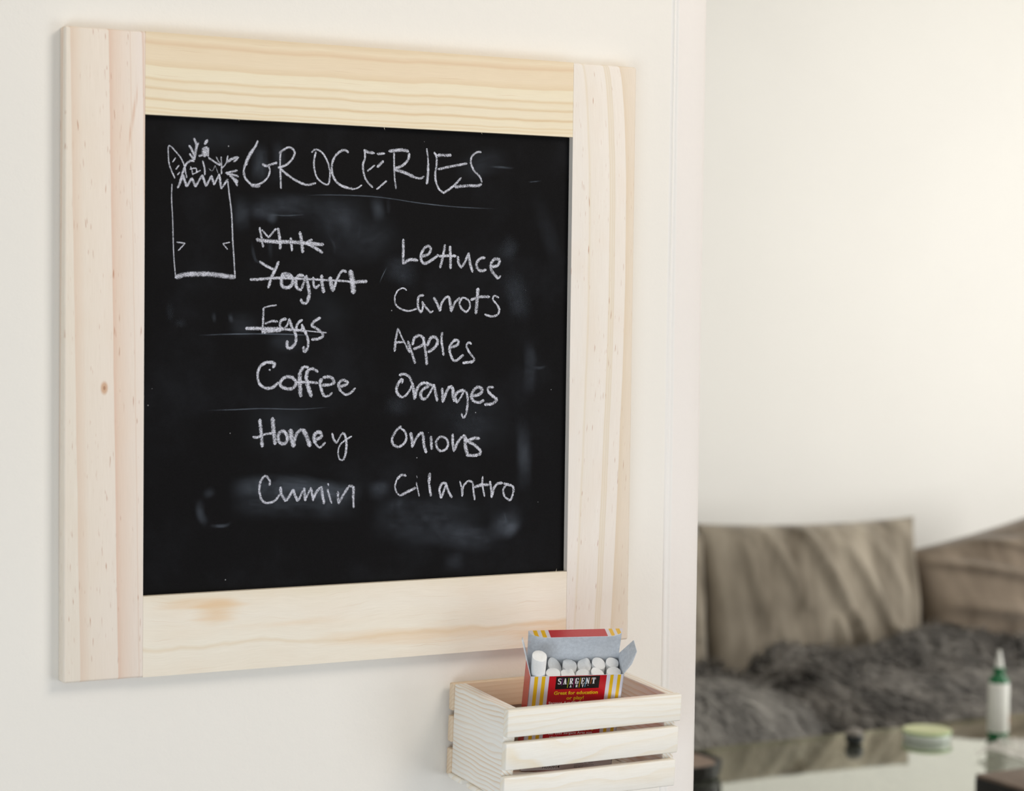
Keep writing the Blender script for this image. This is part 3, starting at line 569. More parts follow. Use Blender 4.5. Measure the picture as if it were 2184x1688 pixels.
def sheet(name, P, N, mo, mi, parent, UV=None, th=ct):
    """a card panel: outline P (CCW seen from outside), thickness th inwards along -N; outer face gets mo, rest mi"""
    N = Vector(N).normalized(); n = len(P)
    vs = [Vector(p) for p in P] + [Vector(p) - N * th for p in P]
    fs = [tuple(range(n)), tuple(range(2 * n - 1, n - 1, -1))] + [(i, n + i, n + (i + 1) % n, (i + 1) % n) for i in range(n)]
    me = bpy.data.meshes.new(name); me.from_pydata(vs, [], fs)
    me.materials.append(mo); me.materials.append(mi)
    for p in me.polygons: p.material_index = 0 if p.index == 0 else 1
    ul = me.uv_layers.new(name='UVMap')
    if UV:
        for p in me.polygons:
            for li in p.loop_indices: ul.data[li].uv = UV[me.loops[li].vertex_index % n]
    me.update()
    return link(name, me, None, parent)
front = sheet('front_panel', [(0, 0, -bh), (bw, 0, -bh), (bw, 0, 0), (0, 0, 0)], (0, -1, 0), M_pf, M_grey, carton, [(0, 1), (1, 1), (1, 0), (0, 0)])
sheet('back_panel', [(bw, bd, -bh), (0, bd, -bh), (0, bd, 0), (bw, bd, 0)], (0, 1, 0), M_pf, M_grey, carton, [(0, 1), (1, 1), (1, 0), (0, 0)])
sheet('side_panel', [(0, bd, -bh), (0, 0, -bh), (0, 0, 0), (0, bd, 0)], (-1, 0, 0), M_ps, M_grey, carton, [(1, 1), (0.1, 1), (0.1, 0), (1, 0)])
sheet('side_panel', [(bw, 0, -bh), (bw, bd, -bh), (bw, bd, 0), (bw, 0, 0)], (1, 0, 0), M_ps, M_grey, carton, [(0.1, 1), (1, 1), (1, 0), (0.1, 0)])
sheet('bottom_panel', [(0, bd, -bh), (bw, bd, -bh), (bw, 0, -bh), (0, 0, -bh)], (0, 0, -1), M_ps, M_grey, carton, [(0.2, 0)] * 4)
# lid hinged on the back panel, with its rounded tuck flap
la, ll = 0.077, 0.0215
ly, lz = math.sin(la), math.cos(la)
lid = sheet('lid', [(bw - 0.0004, bd, 0), (0.0004, bd, 0), (0.0004 - 0.0006, bd + ll * ly, ll * lz), (bw - 0.0004 + 0.0006, bd + ll * ly, ll * lz)], (0, lz, -ly), M_pf, M_grey, carton, [(0, 0.3), (1, 0.3), (1, 0), (0, 0)])
fa = 1.2
fy, fz = -math.sin(fa), math.cos(fa)
tl = 0.0135
def tuck():
    pts = [(-0.0002, 0), (bw + 0.0002, 0)]
    r = tl * 0.9
    for k in range(7):
        a = math.pi / 2 * k / 6
        pts.append((bw - r + r * math.cos(a), tl - r + r * math.sin(a)))
    for k in range(7):
        a = math.pi / 2 + math.pi / 2 * k / 6
        pts.append((r + r * math.cos(a), tl - r + r * math.sin(a)))
    b = Vector((0, bd + ll * ly, ll * lz))
    P = [(x, b.y + s * fy, b.z + s * fz) for x, s in pts]
    nrm = Vector((0, fy, fz)).cross(Vector((1, 0, 0)))
    return sheet('tuck_flap', P, nrm, M_pl, M_grey, lid, [(x / bw, s / tl) for x, s in pts])
tuck()
# dust flaps
A0, A1 = (bw, 0.0006, 0), (bw, bd - 0.0006, 0)
sheet('dust_flap', [A1, A0, (bw + 0.0050, 0.0015, 0.0085), (bw + 0.0080, 0.0045, 0.0172), (bw + 0.0081, 0.0175, 0.0155)], (0.9, 0, -0.4), M_ps, M_grey, carton, [(0.5, 0.5)] * 5)
sheet('dust_flap', [(0, 0.0006, 0), (0, bd - 0.0006, 0), (-0.0052, 0.0170, 0.0215), (-0.0068, 0.0095, 0.0262), (-0.0052, 0.0035, 0.0200)], (-0.95, 0, -0.25), M_ps, M_grey, carton, [(0.5, 0.5)] * 5)

def flat(name, c, rough=0.45): return plain(name, c, rough, 0.4, 0.02, 200)
M_wt, M_yl, M_bk, M_bt = flat('print_white', (246, 240, 240)), flat('print_yellow', (250, 214, 30)), flat('print_black', (10, 8, 10)), flat('print_ink', (38, 32, 36))
def text(name, body, x0, x1, base, cap, mat, parent, bold=0.0, y=-0.00004, shear=0.0):
    """lettering on the carton front: x0..x1 and baseline in carton units, cap = letter height"""
    cu = bpy.data.curves.new(name, 'FONT'); cu.body = body; cu.size = 1.0; cu.offset = bold; cu.shear = shear
    cu.resolution_u = 3
    ob = bpy.data.objects.new(name, cu); COL.objects.link(ob)
    bpy.context.view_layer.update()
    me = bpy.data.meshes.new_from_object(ob)
    bpy.data.objects.remove(ob, do_unlink=True); bpy.data.curves.remove(cu)
    xs = [v.co.x for v in me.vertices]; sx = (x1 - x0) / (max(xs) - min(xs)); mn = min(xs)
    sy = cap / 0.72
    for v in me.vertices: v.co = (x0 + (v.co.x - mn) * sx, y, base + v.co.y * sy)
    me.name = name; me.materials.clear(); me.materials.append(mat)
    return link(name, me, None, parent)
def quad(name, P, mat, parent, y=-0.00002):
    return mesh(name, [(x, y, z) for x, z in P], [tuple(range(len(P)))], mat, parent)
X = lambda f: f * bw
Z = lambda f: -f * 0.0905
ZB = lambda f: -f * bh
quad('logo_plate', [(X(0.278), Z(0.14)), (X(0.745), Z(0.135)), (X(0.745), Z(0.006)), (X(0.278), Z(0.006))], M_bk, front)
# the maker's name in tall slab-serif capitals, drawn stroke by stroke
def strokes_mesh(name, items, mat, y):
    V, Fc = [], []
    for (x0, z0, x1, z1, w) in items:
        a, b = Vector((x0, z0)), Vector((x1, z1)); d = (b - a).normalized(); n = Vector((-d.y, d.x)) * w / 2
        i = len(V); V += [(q.x, y, q.y) for q in (a - n, b - n, b + n, a + n)]; Fc.append((i, i + 1, i + 2, i + 3))
    return mesh(name, V, Fc, mat, front)
GL = {  # strokes in a 1 x 1.6 cell
 'S': [(.82, 1.2, .82, 1.5, .16), (.2, 1.5, .8, 1.5, .18), (.22, .95, .22, 1.45, .3), (.2, .95, .8, .68, .3), (.8, .15, .8, .7, .3), (.2, .1, .8, .1, .18), (.18, .1, .18, .42, .16)],
 'A': [(.25, .05, .5, 1.55, .16), (.52, 1.55, .78, .05, .34), (.3, .5, .7, .5, .14), (.02, .06, .45, .06, .14), (.55, .06, 1.02, .06, .14)],
 'R': [(.28, 0, .28, 1.6, .32), (.1, 1.54, .75, 1.54, .14), (.3, .82, .75, .82, .14), (.78, .85, .78, 1.5, .3), (.5, .8, .85, .05, .3), (.04, .06, .52, .06, .14), (.65, .06, 1.04, .06, .14)],
 'G': [(.24, .15, .24, 1.45, .32), (.2, 1.52, .78, 1.52, .16), (.82, 1.1, .82, 1.55, .16), (.2, .08, .8, .08, .16), (.78, .1, .78, .7, .28), (.5, .72, 1.0, .72, .14)],
 'E': [(.28, 0, .28, 1.6, .32), (.08, 1.53, .92, 1.53, .15), (.08, .07, .95, .07, .15), (.3, .8, .68, .8, .14), (.9, 1.15, .9, 1.55, .13), (.92, .05, .92, .45, .13), (.68, .6, .68, 1.0, .1)],
 'N': [(.2, 0, .2, 1.6, .14), (.2, 1.55, .8, .05, .32), (.82, 0, .82, 1.6, .14), (.0, 1.54, .36, 1.54, .13), (.62, 1.54, 1.02, 1.54, .13), (.0, .06, .4, .06, .13)],
 'T': [(.5, 0, .5, 1.6, .34), (.05, 1.53, .95, 1.53, .15), (.08, 1.1, .08, 1.58, .13), (.92, 1.1, .92, 1.58, .13), (.22, .06, .78, .06, .14)]}
it = []
lx = [0.318, 0.375, 0.442, 0.503, 0.566, 0.618, 0.682]
for ch, fx in zip('SARGENT', lx):
    cw, chh = bw * 0.040, bh * 0.062
    for (a, b, c, d, w_) in GL[ch]:
        it.append((X(fx) - cw / 2 + a * cw, Z(0.088) + b / 1.6 * chh, X(fx) - cw / 2 + c * cw, Z(0.088) + d / 1.6 * chh, w_ * cw * 0.95))
for ch, fx in zip('ART', (0.440, 0.505, 0.570)):
    cw, chh = bw * 0.021, bh * 0.026
    for (a, b, c, d, w_) in GL[ch]:
        it.append((X(fx) - cw / 2 + a * cw, Z(0.122) + b / 1.6 * chh, X(fx) - cw / 2 + c * cw, Z(0.122) + d / 1.6 * chh, w_ * cw))
it.append((X(0.622), Z(0.104), X(0.630), Z(0.104), 0.0005))
strokes_mesh('logo_lettering', it, M_wt, -0.00006)
for fx, z0, z1, c in ((0.345, 0.022, 0.098, (150, 60, 150)), (0.410, 0.022, 0.126, (200, 215, 60)), (0.473, 0.022, 0.126, (170, 40, 110)), (0.535, 0.022, 0.126, (240, 200, 40)), (0.598, 0.022, 0.122, (120, 190, 225)), (0.655, 0.022, 0.090, (225, 120, 40))):
    q = strokes_mesh('logo_stripe', [(X(fx) - 0.0002, Z(z1), X(fx) + 0.0002, Z(z0), 0.00030)], flat('print_stripe', c), -0.00005)
text('printed_line', 'Great for education', X(0.272), X(0.742), Z(0.197), 0.0033, M_yl, front, 0.022)
text('printed_line', 'or play!', X(0.412), X(0.598), Z(0.252), 0.0033, M_yl, front, 0.022)
text('printed_line', 'Sargent Art Chalk is smooth', X(0.225), X(0.79), Z(0.298), 0.0026, M_wt, front, 0.010)
text('printed_line', 'Para educar y jugar!', X(0.40), X(0.797), Z(0.585), 0.0030, M_yl, front, 0.014)
text('printed_line', 'Las tizas Sargent Arte son', X(0.262), X(0.735), Z(0.628), 0.0023, M_wt, front, 0.010)
text('printed_line', 'ideales para los ni\u00f1os', X(0.277), X(0.655), Z(0.668), 0.0023, M_wt, front, 0.010)
text('printed_code', 'H030914', X(0.236), X(0.425), ZB(0.980), 0.0030, M_bt, front, 0.004)
text('printed_line', 'Hazleton, PA 18201', X(0.585), X(0.79), ZB(0.938), 0.0013, M_bt, front)
text('printed_line', 'www.sargentart.com', X(0.585), X(0.80), ZB(0.959), 0.0013, M_bt, front)
text('printed_line', '866-2012', X(0.585), X(0.68), ZB(0.980), 0.0013, M_bt, front)

# ------------------------------------------------------------------ chalk sticks, each a thing
M_stick = None
def stick_mat():
    t = NT('chalk_stick_white'); ob = t.obj()
    n = t.noise(ob, 900, 3); c = t.ramp(n, [(0.3, lin((246, 246, 243))), (0.7, lin((251, 251, 250)))])
    t.bsdf(c, 0.9, 0.15, t.bump(n, 0.25, 0.0004)); return t.m
M_stick = stick_mat()
M4 = Matrix.Translation(BO) @ BR.to_4x4()
def stick(label, x, y, top, slx, sly, jag, seed, r=0.0051):
    rnd = random.Random(seed); n = 28; bot = -bh + 0.0008
    V, Fc = [], []
    rings = [(bot, r * 0.94), (bot + 0.0006, r), (top - 0.003, r), (top - 0.0008, r), (top, r * 0.985), (top + 0.0002, r * 0.88), (top + 0.0001, r * 0.45)]
    for k, (z, rr) in enumerate(rings):
        for i in range(n):
            a = 2 * math.pi * i / n; px, py = rr * math.cos(a), rr * math.sin(a)
            zz = z
            if k >= 2:
                f = 1 if k > 2 else 0.2
                jj = jag * mnoise.noise((px * 260 + seed, py * 260, seed * 3.1)) + jag * 0.25 * mnoise.noise((px * 800, py * 800, seed))
                zz += f * (slx * px + sly * py + jj)
            V.append((px, py, zz))
        if k:
            for i in range(n):
                j = (i + 1) % n
                Fc.append(((k - 1) * n + i, (k - 1) * n + j, k * n + j, k * n + i))
    Fc.append(tuple(range(n - 1, -1, -1)))
    V.append((0, 0, rings[-1][0] + jag * mnoise.noise((seed, 0, seed * 3.1)))); c = len(V) - 1; b = (len(rings) - 1) * n
    for i in range(n): Fc.append((b + i, b + (i + 1) % n, c))
    o = mesh('chalk_stick', [(v[0], v[1], v[2] - bot) for v in V], Fc, M_stick, smooth=True)
    o.data.set_sharp_from_angle(angle=math.radians(45))
    o.matrix_world = M4 @ Matrix.Translation((x, y, bot))
    tag(o, label, 'chalk', 'white chalk sticks in the open carton')
yf, yb = 0.00555, 0.01620
stick('tall white chalk stick at the carton left end, standing above all others', 0.0060, yf, 0.0142, -0.1, 0.1, 0.0004, 1, 0.00515)
stick('front-row chalk stick next to the tall one, cream flat top', 0.01675, yf, -0.0022, 0.0, 0.0, 0.0002, 2)
stick('front-row chalk stick with a chipped jagged top, third from the carton left end', 0.0273, yf, -0.0036, -0.1, 0.1, 0.0016, 3)
stick('front-row chalk stick in the middle under the printed logo, smooth rounded top', 0.0379, yf, -0.0042, 0.0, 0.0, 0.0004, 4)
stick('front-row chalk stick with a top slanting down to the right, second from right', 0.0484, yf, -0.0040, -0.45, 0.1, 0.0006, 5)
stick('front-row chalk stick at the carton right end, flat top', 0.0594, yf, -0.0028, 0.0, 0.0, 0.0002, 6)
stick('back-row chalk stick behind the tall one, oblique cream top tilted toward the front', 0.0196, yb, -0.0062, -0.55, 0.6, 0.0008, 7)
stick('back-row chalk stick with a wavy broken top, left of the crumbly one', 0.0301, yb, -0.0055, -0.2, 0.3, 0.0018, 8)
stick('back-row chalk stick with a crumbly broken edge, middle of its row', 0.0405, yb, -0.0060, 0.1, 0.4, 0.0014, 9, 0.0050)
stick('back-row chalk stick with a clean top slanting right, second from the right end', 0.0505, yb, -0.0044, -0.25, 0.2, 0.0003, 10, 0.0049)
stick('back-row chalk stick at the right end beside the grey dust flap', 0.0600, yb, -0.0040, -0.1, 0.1, 0.0003, 11, 0.0046)

# ------------------------------------------------------------------ living room: sofa
def velvet(name, dark, light, scale=9, ang=0.5):
    t = NT(name); ob = t.obj()
    mp = t.n('ShaderNodeMapping'); mp.inputs['Rotation'].default_value = (0, ang, 0); mp.inputs['Scale'].default_value = (1.0, 1.0, 0.28)
    t.l(ob, mp.inputs['Vector'])
    n = t.noise(mp.outputs[0], scale, 3, 0.6); n2 = t.noise(ob, 300, 2)
    c = t.ramp(n, [(0.3, lin(dark)), (0.7, lin(light))])
    t.bsdf(c, 0.85, 0.2, t.bump(n2, 0.2, 0.001), sheen=0.35)
    return t.m
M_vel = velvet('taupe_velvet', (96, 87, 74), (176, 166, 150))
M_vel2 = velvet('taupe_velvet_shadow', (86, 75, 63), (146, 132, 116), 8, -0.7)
M_sofa = plain('charcoal_upholstery', (62, 58, 55), 0.9, 0.2, 0.12, 60)

def pillow(name, w, h, t_, mat, wr, seed, M, parent=None, label=None, group=None, top_sag=0.0, n=56):
    """upright cushion in x (width) and z (height), thickness along y; wr = crease streaks (x0, z0, x1, z1, width, depth)"""
    V, Fc = [], []
    def surf(u, v, side):
        a, b = 2 * u - 1, 2 * v - 1
        edge = (1 - abs(a) ** 3.2) * (1 - abs(b) ** 3.0)
        th = t_ / 2 * (max(edge, 0)) ** 0.55
        pin = 1 - 0.055 * (b * b) * (1 - abs(a) ** 6) * 0 
        x = a * w / 2 * (1 - 0.05 * (1 - b * b) * 0 - 0.035 * (1 - abs(b)) * 0)
        x = a * w / 2 * (1 - 0.045 * (1 - (b * b)) ** 1 * (abs(a) ** 4))
        z = b * h / 2 * (1 - 0.05 * (1 - (a * a)) * (abs(b) ** 4)) - top_sag * (1 - a * a) * max(0, b)
        y = side * th
        if side < 0:
            for (x0, z0, x1, z1, ww, dd) in wr:
                dx, dz = x1 - x0, z1 - z0; L2 = dx * dx + dz * dz
                s = max(0, min(1, ((u - x0) * dx + (v - z0) * dz) / L2))
                ex, ez = u - x0 - s * dx, v - z0 - s * dz
                e = math.sqrt(ex * ex + ez * ez) / ww
                y -= 1.5 * dd * math.exp(-e * e) * (0.35 + 0.65 * math.sin(math.pi * min(1, max(0, s)) * 0.9 + 0.15)) * min(1, edge * 3)
            y -= 0.012 * mnoise.noise((u * 4 + seed, v * 4, seed)) * min(1, edge * 3)
        return (x, y, z + h / 2)
    for side in (-1, 1):
        for j in range(n + 1):
            for i in range(n + 1):
                V.append(M @ Vector(surf(i / n, j / n, side)))
    st = (n + 1) * (n + 1)
    for j in range(n):
        for i in range(n):
            a = j * (n + 1) + i
            Fc.append((a, a + 1, a + n + 2, a + n + 1))
            a += st
            Fc.append((a, a + n + 1, a + n + 2, a + 1))
    bm = bmesh.new(); bv = [bm.verts.new(v) for v in V]
    for f in Fc: bm.faces.new([bv[i] for i in f])
    bmesh.ops.remove_doubles(bm, verts=bm.verts, dist=1e-5)
    bmesh.ops.recalc_face_normals(bm, faces=bm.faces)
    me = bpy.data.meshes.new(name); bm.to_mesh(me); bm.free()
    for p in me.polygons: p.use_smooth = True
    o = link(name, me, mat, parent)
    if label: tag(o, label, 'cushion', group)
    return o

SEAT = 0.40
sofa = empty('sofa', (3.4, 2.95, 0)); tag(sofa, 'charcoal sofa against the far wall with taupe velvet back cushions', 'sofa')
def sb(name, lo, hi, bev, off=True):
    return block(name, tuple(lo[i] - (3.4, 2.95, 0)[i] for i in range(3)), tuple(hi[i] - (3.4, 2.95, 0)[i] for i in range(3)), M_sofa, sofa, bev, 4)
sb('base', (1.9, 2.58, 0.06), (4.9, 3.70, 0.27), 0.03)
sb('seat_cushion', (1.92, 2.54, 0.272), (2.76, 3.40, SEAT), 0.05)
sb('seat_cushion', (2.765, 2.54, 0.272), (3.55, 3.40, SEAT), 0.05)
sb('seat_cushion', (3.555, 2.54, 0.272), (4.6, 3.40, SEAT), 0.05)
sb('backrest', (1.9, 3.48, 0.272), (4.9, 3.70, 0.68), 0.06)
sb('armrest', (4.62, 2.56, 0.272), (4.9, 3.435, 0.62), 0.06)
for lx_, ly_ in ((2.0, 2.68), (4.8, 2.68), (2.0, 3.55), (4.8, 3.55)):
    lathe('leg', [(0.018, 0), (0.026, 0.06)], M_sofa, sofa, 16, M=Matrix.Translation((lx_ - 3.4, ly_ - 2.95, 0)))

def RX(a): return Matrix.Rotation(a, 4, 'X')
def RZ(a): return Matrix.Rotation(a, 4, 'Z')
def RY(a): return Matrix.Rotation(a, 4, 'Y')
def cushion(name, loc, w, h, t_, lean, yaw, roll, mat, wr, seed, label, **k):
    o = pillow(name, w, h, t_, mat, wr, seed, Matrix.Identity(4), None, label, 'taupe velvet back cushions', **k)
    o.matrix_world = Matrix.Translation(loc) @ RZ(yaw) @ RX(lean) @ RY(roll)
    return o
cushion('back_cushion', (3.080, 3.245, SEAT + 0.004), 0.70, 0.462, 0.17, -0.16, -0.05, 0.006, M_vel,
        [(0.42, 0.98, 0.60, 0.40, 0.022, 0.020), (0.60, 0.45, 0.66, 0.12, 0.020, 0.028), (0.53, 0.42, 0.57, 0.12, 0.02, 0.022), (0.60, 0.85, 0.80, 0.30, 0.025, 0.018), (0.80, 0.35, 0.95, 0.12, 0.03, 0.028),
         (0.26, 0.95, 0.40, 0.50, 0.025, 0.012), (0.15, 0.95, 0.22, 0.4, 0.03, 0.012), (0.30, 0.22, 0.58, 0.16, 0.04, 0.016), (0.70, 0.95, 0.86, 0.55, 0.025, 0.012), (0.93, 0.9, 0.96, 0.3, 0.03, 0.016)], 3,
        'large upright taupe velvet cushion with diagonal creases, whole in view on the sofa')
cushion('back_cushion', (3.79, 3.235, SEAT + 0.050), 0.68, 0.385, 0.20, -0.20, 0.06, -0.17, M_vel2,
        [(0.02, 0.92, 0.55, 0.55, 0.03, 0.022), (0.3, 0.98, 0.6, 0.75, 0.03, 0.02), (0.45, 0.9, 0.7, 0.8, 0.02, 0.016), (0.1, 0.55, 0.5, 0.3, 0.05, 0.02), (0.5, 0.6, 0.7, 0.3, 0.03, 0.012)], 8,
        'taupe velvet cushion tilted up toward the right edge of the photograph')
cushion('back_cushion', (2.41, 3.26, SEAT + 0.002), 0.68, 0.445, 0.16, -0.14, 0.02, 0.02, M_vel,
        [(0.85, 0.95, 0.9, 0.4, 0.03, 0.02), (0.95, 0.8, 0.92, 0.3, 0.03, 0.015)], 12,
        'taupe velvet cushion mostly hidden behind the end of the chalkboard wall')

# ---- fur
def fur_mat(name, dark, light):
    t = NT(name); ob = t.obj(); u, v = t.uv()
    n = t.noise(ob, 7.5, 3, 0.7)
    c = t.ramp(n, [(0.40, lin(dark)), (0.62, lin(light))])
    c = t.mix(t.math('MULTIPLY', v, 0.55), c, lin(tuple(min(255, x + 50) for x in light)))
    t.bsdf(c, 0.6, 0.3); return t.m
M_fur = fur_mat('charcoal_fur', (22, 20, 20), (150, 145, 139))
M_fur2 = fur_mat('grey_fur', (62, 59, 57), (168, 164, 158))
def height_obj(name, hf, x0, x1, y0, y1, nx, ny, mat, thick=0.03):
    V, Fc = [], []
    for j in range(ny + 1):
        for i in range(nx + 1):
            x, y = x0 + (x1 - x0) * i / nx, y0 + (y1 - y0) * j / ny
            V.append(hf(x, y))
    m = len(V)
    V += [(v[0], v[1], max(v[2] - thick, SEAT + 0.003) if v[1] > 2.53 else v[2] - 0.006) for v in V]
    q = lambda i, j: j * (nx + 1) + i
    for j in range(ny):
        for i in range(nx):
            Fc.append((q(i, j), q(i + 1, j), q(i + 1, j + 1), q(i, j + 1)))
            Fc.append((m + q(i, j), m + q(i, j + 1), m + q(i + 1, j + 1), m + q(i + 1, j)))
    bd_ = [q(i, 0) for i in range(nx + 1)] + [q(nx, j) for j in range(1, ny + 1)] + [q(i, ny) for i in range(nx - 1, -1, -1)] + [q(0, j) for j in range(ny - 1, 0, -1)]
    for a, b in zip(bd_, bd_[1:] + bd_[:1]): Fc.append((a, m + a, m + b, b))
    return mesh(name, V, Fc, mat, smooth=True)
def blades(pts, mat, parent, length, wid, seed):
    """pts: list of (position, normal, flow); one tapering tuft blade each, lying along the flow"""
    rnd = random.Random(seed); V, Fc, UV = [], [], []
    for p, n, f in pts:
        f = (f + Vector((rnd.gauss(0, .35), rnd.gauss(0, .35), rnd.gauss(0, .25)))).normalized()
        L_ = length * rnd.uniform(0.6, 1.25); s = f.cross(n)
        if s.length < 1e-4: continue
        s = s.normalized() * wid
        mid = p + (f * 0.7 + n * 0.36).normalized() * L_ * 0.5
        tip = mid + (f + n * 0.12).normalized() * L_ * 0.55 + Vector((0, 0, -0.12 * L_))
        i = len(V); V += [p - s, p + s, mid - s * 0.8, mid + s * 0.8, tip]
        UV += [(0, 0), (1, 0), (0, .5), (1, .5), (.5, 1)]
        Fc += [(i, i + 1, i + 3, i + 2), (i + 2, i + 3, i + 4)]
    o = mesh('fur', V, Fc, mat, parent, UV)
    return tag(o, kind='stuff')
def hf_throw(x, y):
    # spread over the seat, heaped toward the cushions, hanging over the front edge
    z = SEAT + 0.012
    k = max(0.0, min(1.0, (y - 2.60) / 0.5))
    z += 0.145 * k * k * (3 - 2 * k)
    z += (0.4 + 0.6 * k) * (0.050 * mnoise.noise((x * 3.1, y * 4.0, 1.7)) + 0.026 * mnoise.noise((x * 8, y * 8, 4.0)))
    z -= 0.060 * math.exp(-((x - 2.64) / 0.09) ** 2) * (0.4 + 0.6 * k)
    r_ = math.hypot(x - 2.66, y - 2.98)
    z += 0.024 * math.sin(17 * math.atan2(y - 2.98, x - 2.66) + 1.5 * mnoise.noise((x * 3, y * 3, 9))) * min(1, r_ / 0.12) * math.exp(-(r_ / 0.9) ** 2) * (1 if y < 3.0 else 0.3)
    z += 0.045 * math.exp(-(((x - 3.28) / 0.16) ** 2 + ((y - 3.0) / 0.14) ** 2))
    z += 0.03 * math.exp(-(((x - 2.86) / 0.1) ** 2 + ((y - 3.02) / 0.1) ** 2))
    yy = y
    if y < 2.54:
        d = (2.54 - y); z = min(z, SEAT + 0.02) - d * 1.25; yy = 2.50 + 0.02 * mnoise.noise((x * 9, z * 5, 2)) - 0.012
    if y > 3.06: z = max(z - 0.10 * (y - 3.06) / 0.05, SEAT + 0.03)
    return Vector((x, yy, max(z, 0.0)))
throw = height_obj('fur_throw', hf_throw, 2.52, 4.35, 2.30, 3.12, 90, 60, M_fur)
tag(throw, 'rumpled charcoal faux fur throw spread along the sofa seat', 'blanket')
rnd = random.Random(5); pts = []
for _ in range(42000):
    x, y = rnd.uniform(2.5, 4.2), rnd.uniform(2.30, 3.10)
    p = hf_throw(x, y); px = hf_throw(x + 0.01, y); py = hf_throw(x, y + 0.01)
    n = (px - p).cross(py - p)
    if n.length < 1e-9: continue
    n.normalize()
    if n.z < -0.2: n = -n
    fl = Vector((x - 2.55, -(3.05 - y) * 1.2 - 0.25, -0.15)).normalized() if y < 2.9 else Vector((mnoise.noise((x * 3, 0, 0)), -1, 0)).normalized()
    pts.append((p, n, fl))
blades(pts, M_fur, throw, 0.050, 0.0019, 6)

fc = Vector((2.28, 2.77, SEAT + 0.003))
def hf_ball(a, b):
    r = Vector((math.cos(b) * math.cos(a) * 0.40, math.cos(b) * math.sin(a) * 0.20, math.sin(b) * 0.165))
    r.z += 0.0
    k = 1 + 0.08 * mnoise.noise((r.x * 6, r.y * 6, r.z * 6))
    return fc + Vector((r.x * k, r.y * k, max(0.0, r.z * k) + 0.0))
V, Fc = [], []
NA, NB = 48, 18
for j in range(NB + 1):
    for i in range(NA): V.append(hf_ball(2 * math.pi * i / NA, (math.pi / 2) * j / NB * 0.995) )
for j in range(NB):
    for i in range(NA):
        k = (i + 1) % NA; Fc.append((j * NA + i, j * NA + k, (j + 1) * NA + k, (j + 1) * NA + i))
Fc.append(tuple(range(NA - 1, -1, -1))); Fc.append(tuple(NB * NA + i for i in range(NA)))
furc = mesh('fur_cushion', V, Fc, M_fur2, smooth=True)
tag(furc, 'domed grey fur cushion lying on the sofa seat beside the chalkboard wall', 'cushion')
pts = []
for _ in range(17000):
    a, b = rnd.uniform(0, 2 * math.pi), math.asin(rnd.uniform(0, 0.995))
    p = hf_ball(a, b); n = Vector(((p - fc).x / 0.16, (p - fc).y / 0.04, (p - fc).z / 0.021)).normalized()
    fl = Vector(((p - fc).x * 1.5 + 0.1, -0.5, -0.7)); fl = (fl - n * fl.dot(n)).normalized()
    pts.append((p, n, fl))
blades(pts, M_fur2, furc, 0.052, 0.0020, 7)

# ------------------------------------------------------------------ glass coffee table
TZ = 0.512
def glass_top_mat():
    t = NT('table_glass')
    lw = t.n('ShaderNodeFresnel'); lw.inputs['IOR'].default_value = 2.3; fac = t.math('MULTIPLY', lw.outputs[0], 1.75, clamp=True)
    tr = t.n('ShaderNodeBsdfTransparent'); tr.inputs[0].default_value = (0.72, 0.80, 0.74, 1)
    gl = t.n('ShaderNodeBsdfGlossy'); gl.inputs['Roughness'].default_value = 0.02; gl.inputs[0].default_value = (0.97, 1.0, 0.93, 1)
    mx = t.n('ShaderNodeMixShader'); t.l(fac, mx.inputs[0]); t.l(tr.outputs[0], mx.inputs[1]); t.l(gl.outputs[0], mx.inputs[2]); t.l(mx.outputs[0], t.out.inputs[0])
    return t.m
table = empty('coffee_table', (2.6, 1.75, 0)); tag(table, 'low glass-topped coffee table in front of the sofa', 'table')
gt = block('glass_top', (-0.95, -0.62, TZ - 0.012), (0.95, 0.612, TZ), glass_top_mat(), table)
edge_m = plain('glass_edge_green', (168, 190, 172), 0.2, 0.5)
under = NT('glass_underside'); ug = under.n('ShaderNodeBsdfTransparent'); under.l(ug.outputs[0], under.out.inputs[0])
gt.data.materials.append(edge_m); gt.data.materials.append(under.m)
for p in gt.data.polygons: p.material_index = 0 if p.normal.z > 0.5 else (2 if p.normal.z < -0.5 else 1)
M_leg = plain('brushed_steel', (150, 150, 150), 0.35, 0.5, metal=1.0)
for x, y in ((-0.88, -0.55), (0.88, -0.55), (-0.88, 0.58), (0.88, 0.58)):
    lathe('leg', [(0.022, 0.0145), (0.022, 0.019), (0.018, 0.021), (0.018, TZ - 0.0125)], M_leg, table, 20, M=Matrix.Translation((x, y, 0)))
rug = block('area_rug', (1.3, 0.7, 0.0005), (4.4, 2.5, 0.014), plain('rug_beige', (176, 168, 150), 0.95, 0.1, 0.1, 50), None, 0.004, 2)
tag(rug, 'plain beige rug under the glass coffee table', 'rug')

tz = TZ + 0.0004
# round tin
tin = empty('round_tin', (2.600, 2.232, tz)); tag(tin, 'flat round tin with a yellow-green lid on the glass table', 'tin')
lathe('body', [(0.047, 0), (0.050, 0.002), (0.050, 0.014)], plain('tin_side', (214, 222, 216), 0.3, 0.5), tin, 40)
lathe('lid', [(0.0515, 0.0142), (0.0525, 0.016), (0.0525, 0.020), (0.050, 0.022), (0.047, 0.0215)], plain('tin_lid', (206, 212, 160), 0.35, 0.5), tin, 40)
lathe('rim', [(0.0528, 0.0165), (0.0532, 0.018), (0.0528, 0.0195)], plain('tin_rim', (150, 190, 150), 0.35, 0.5), tin, 40)
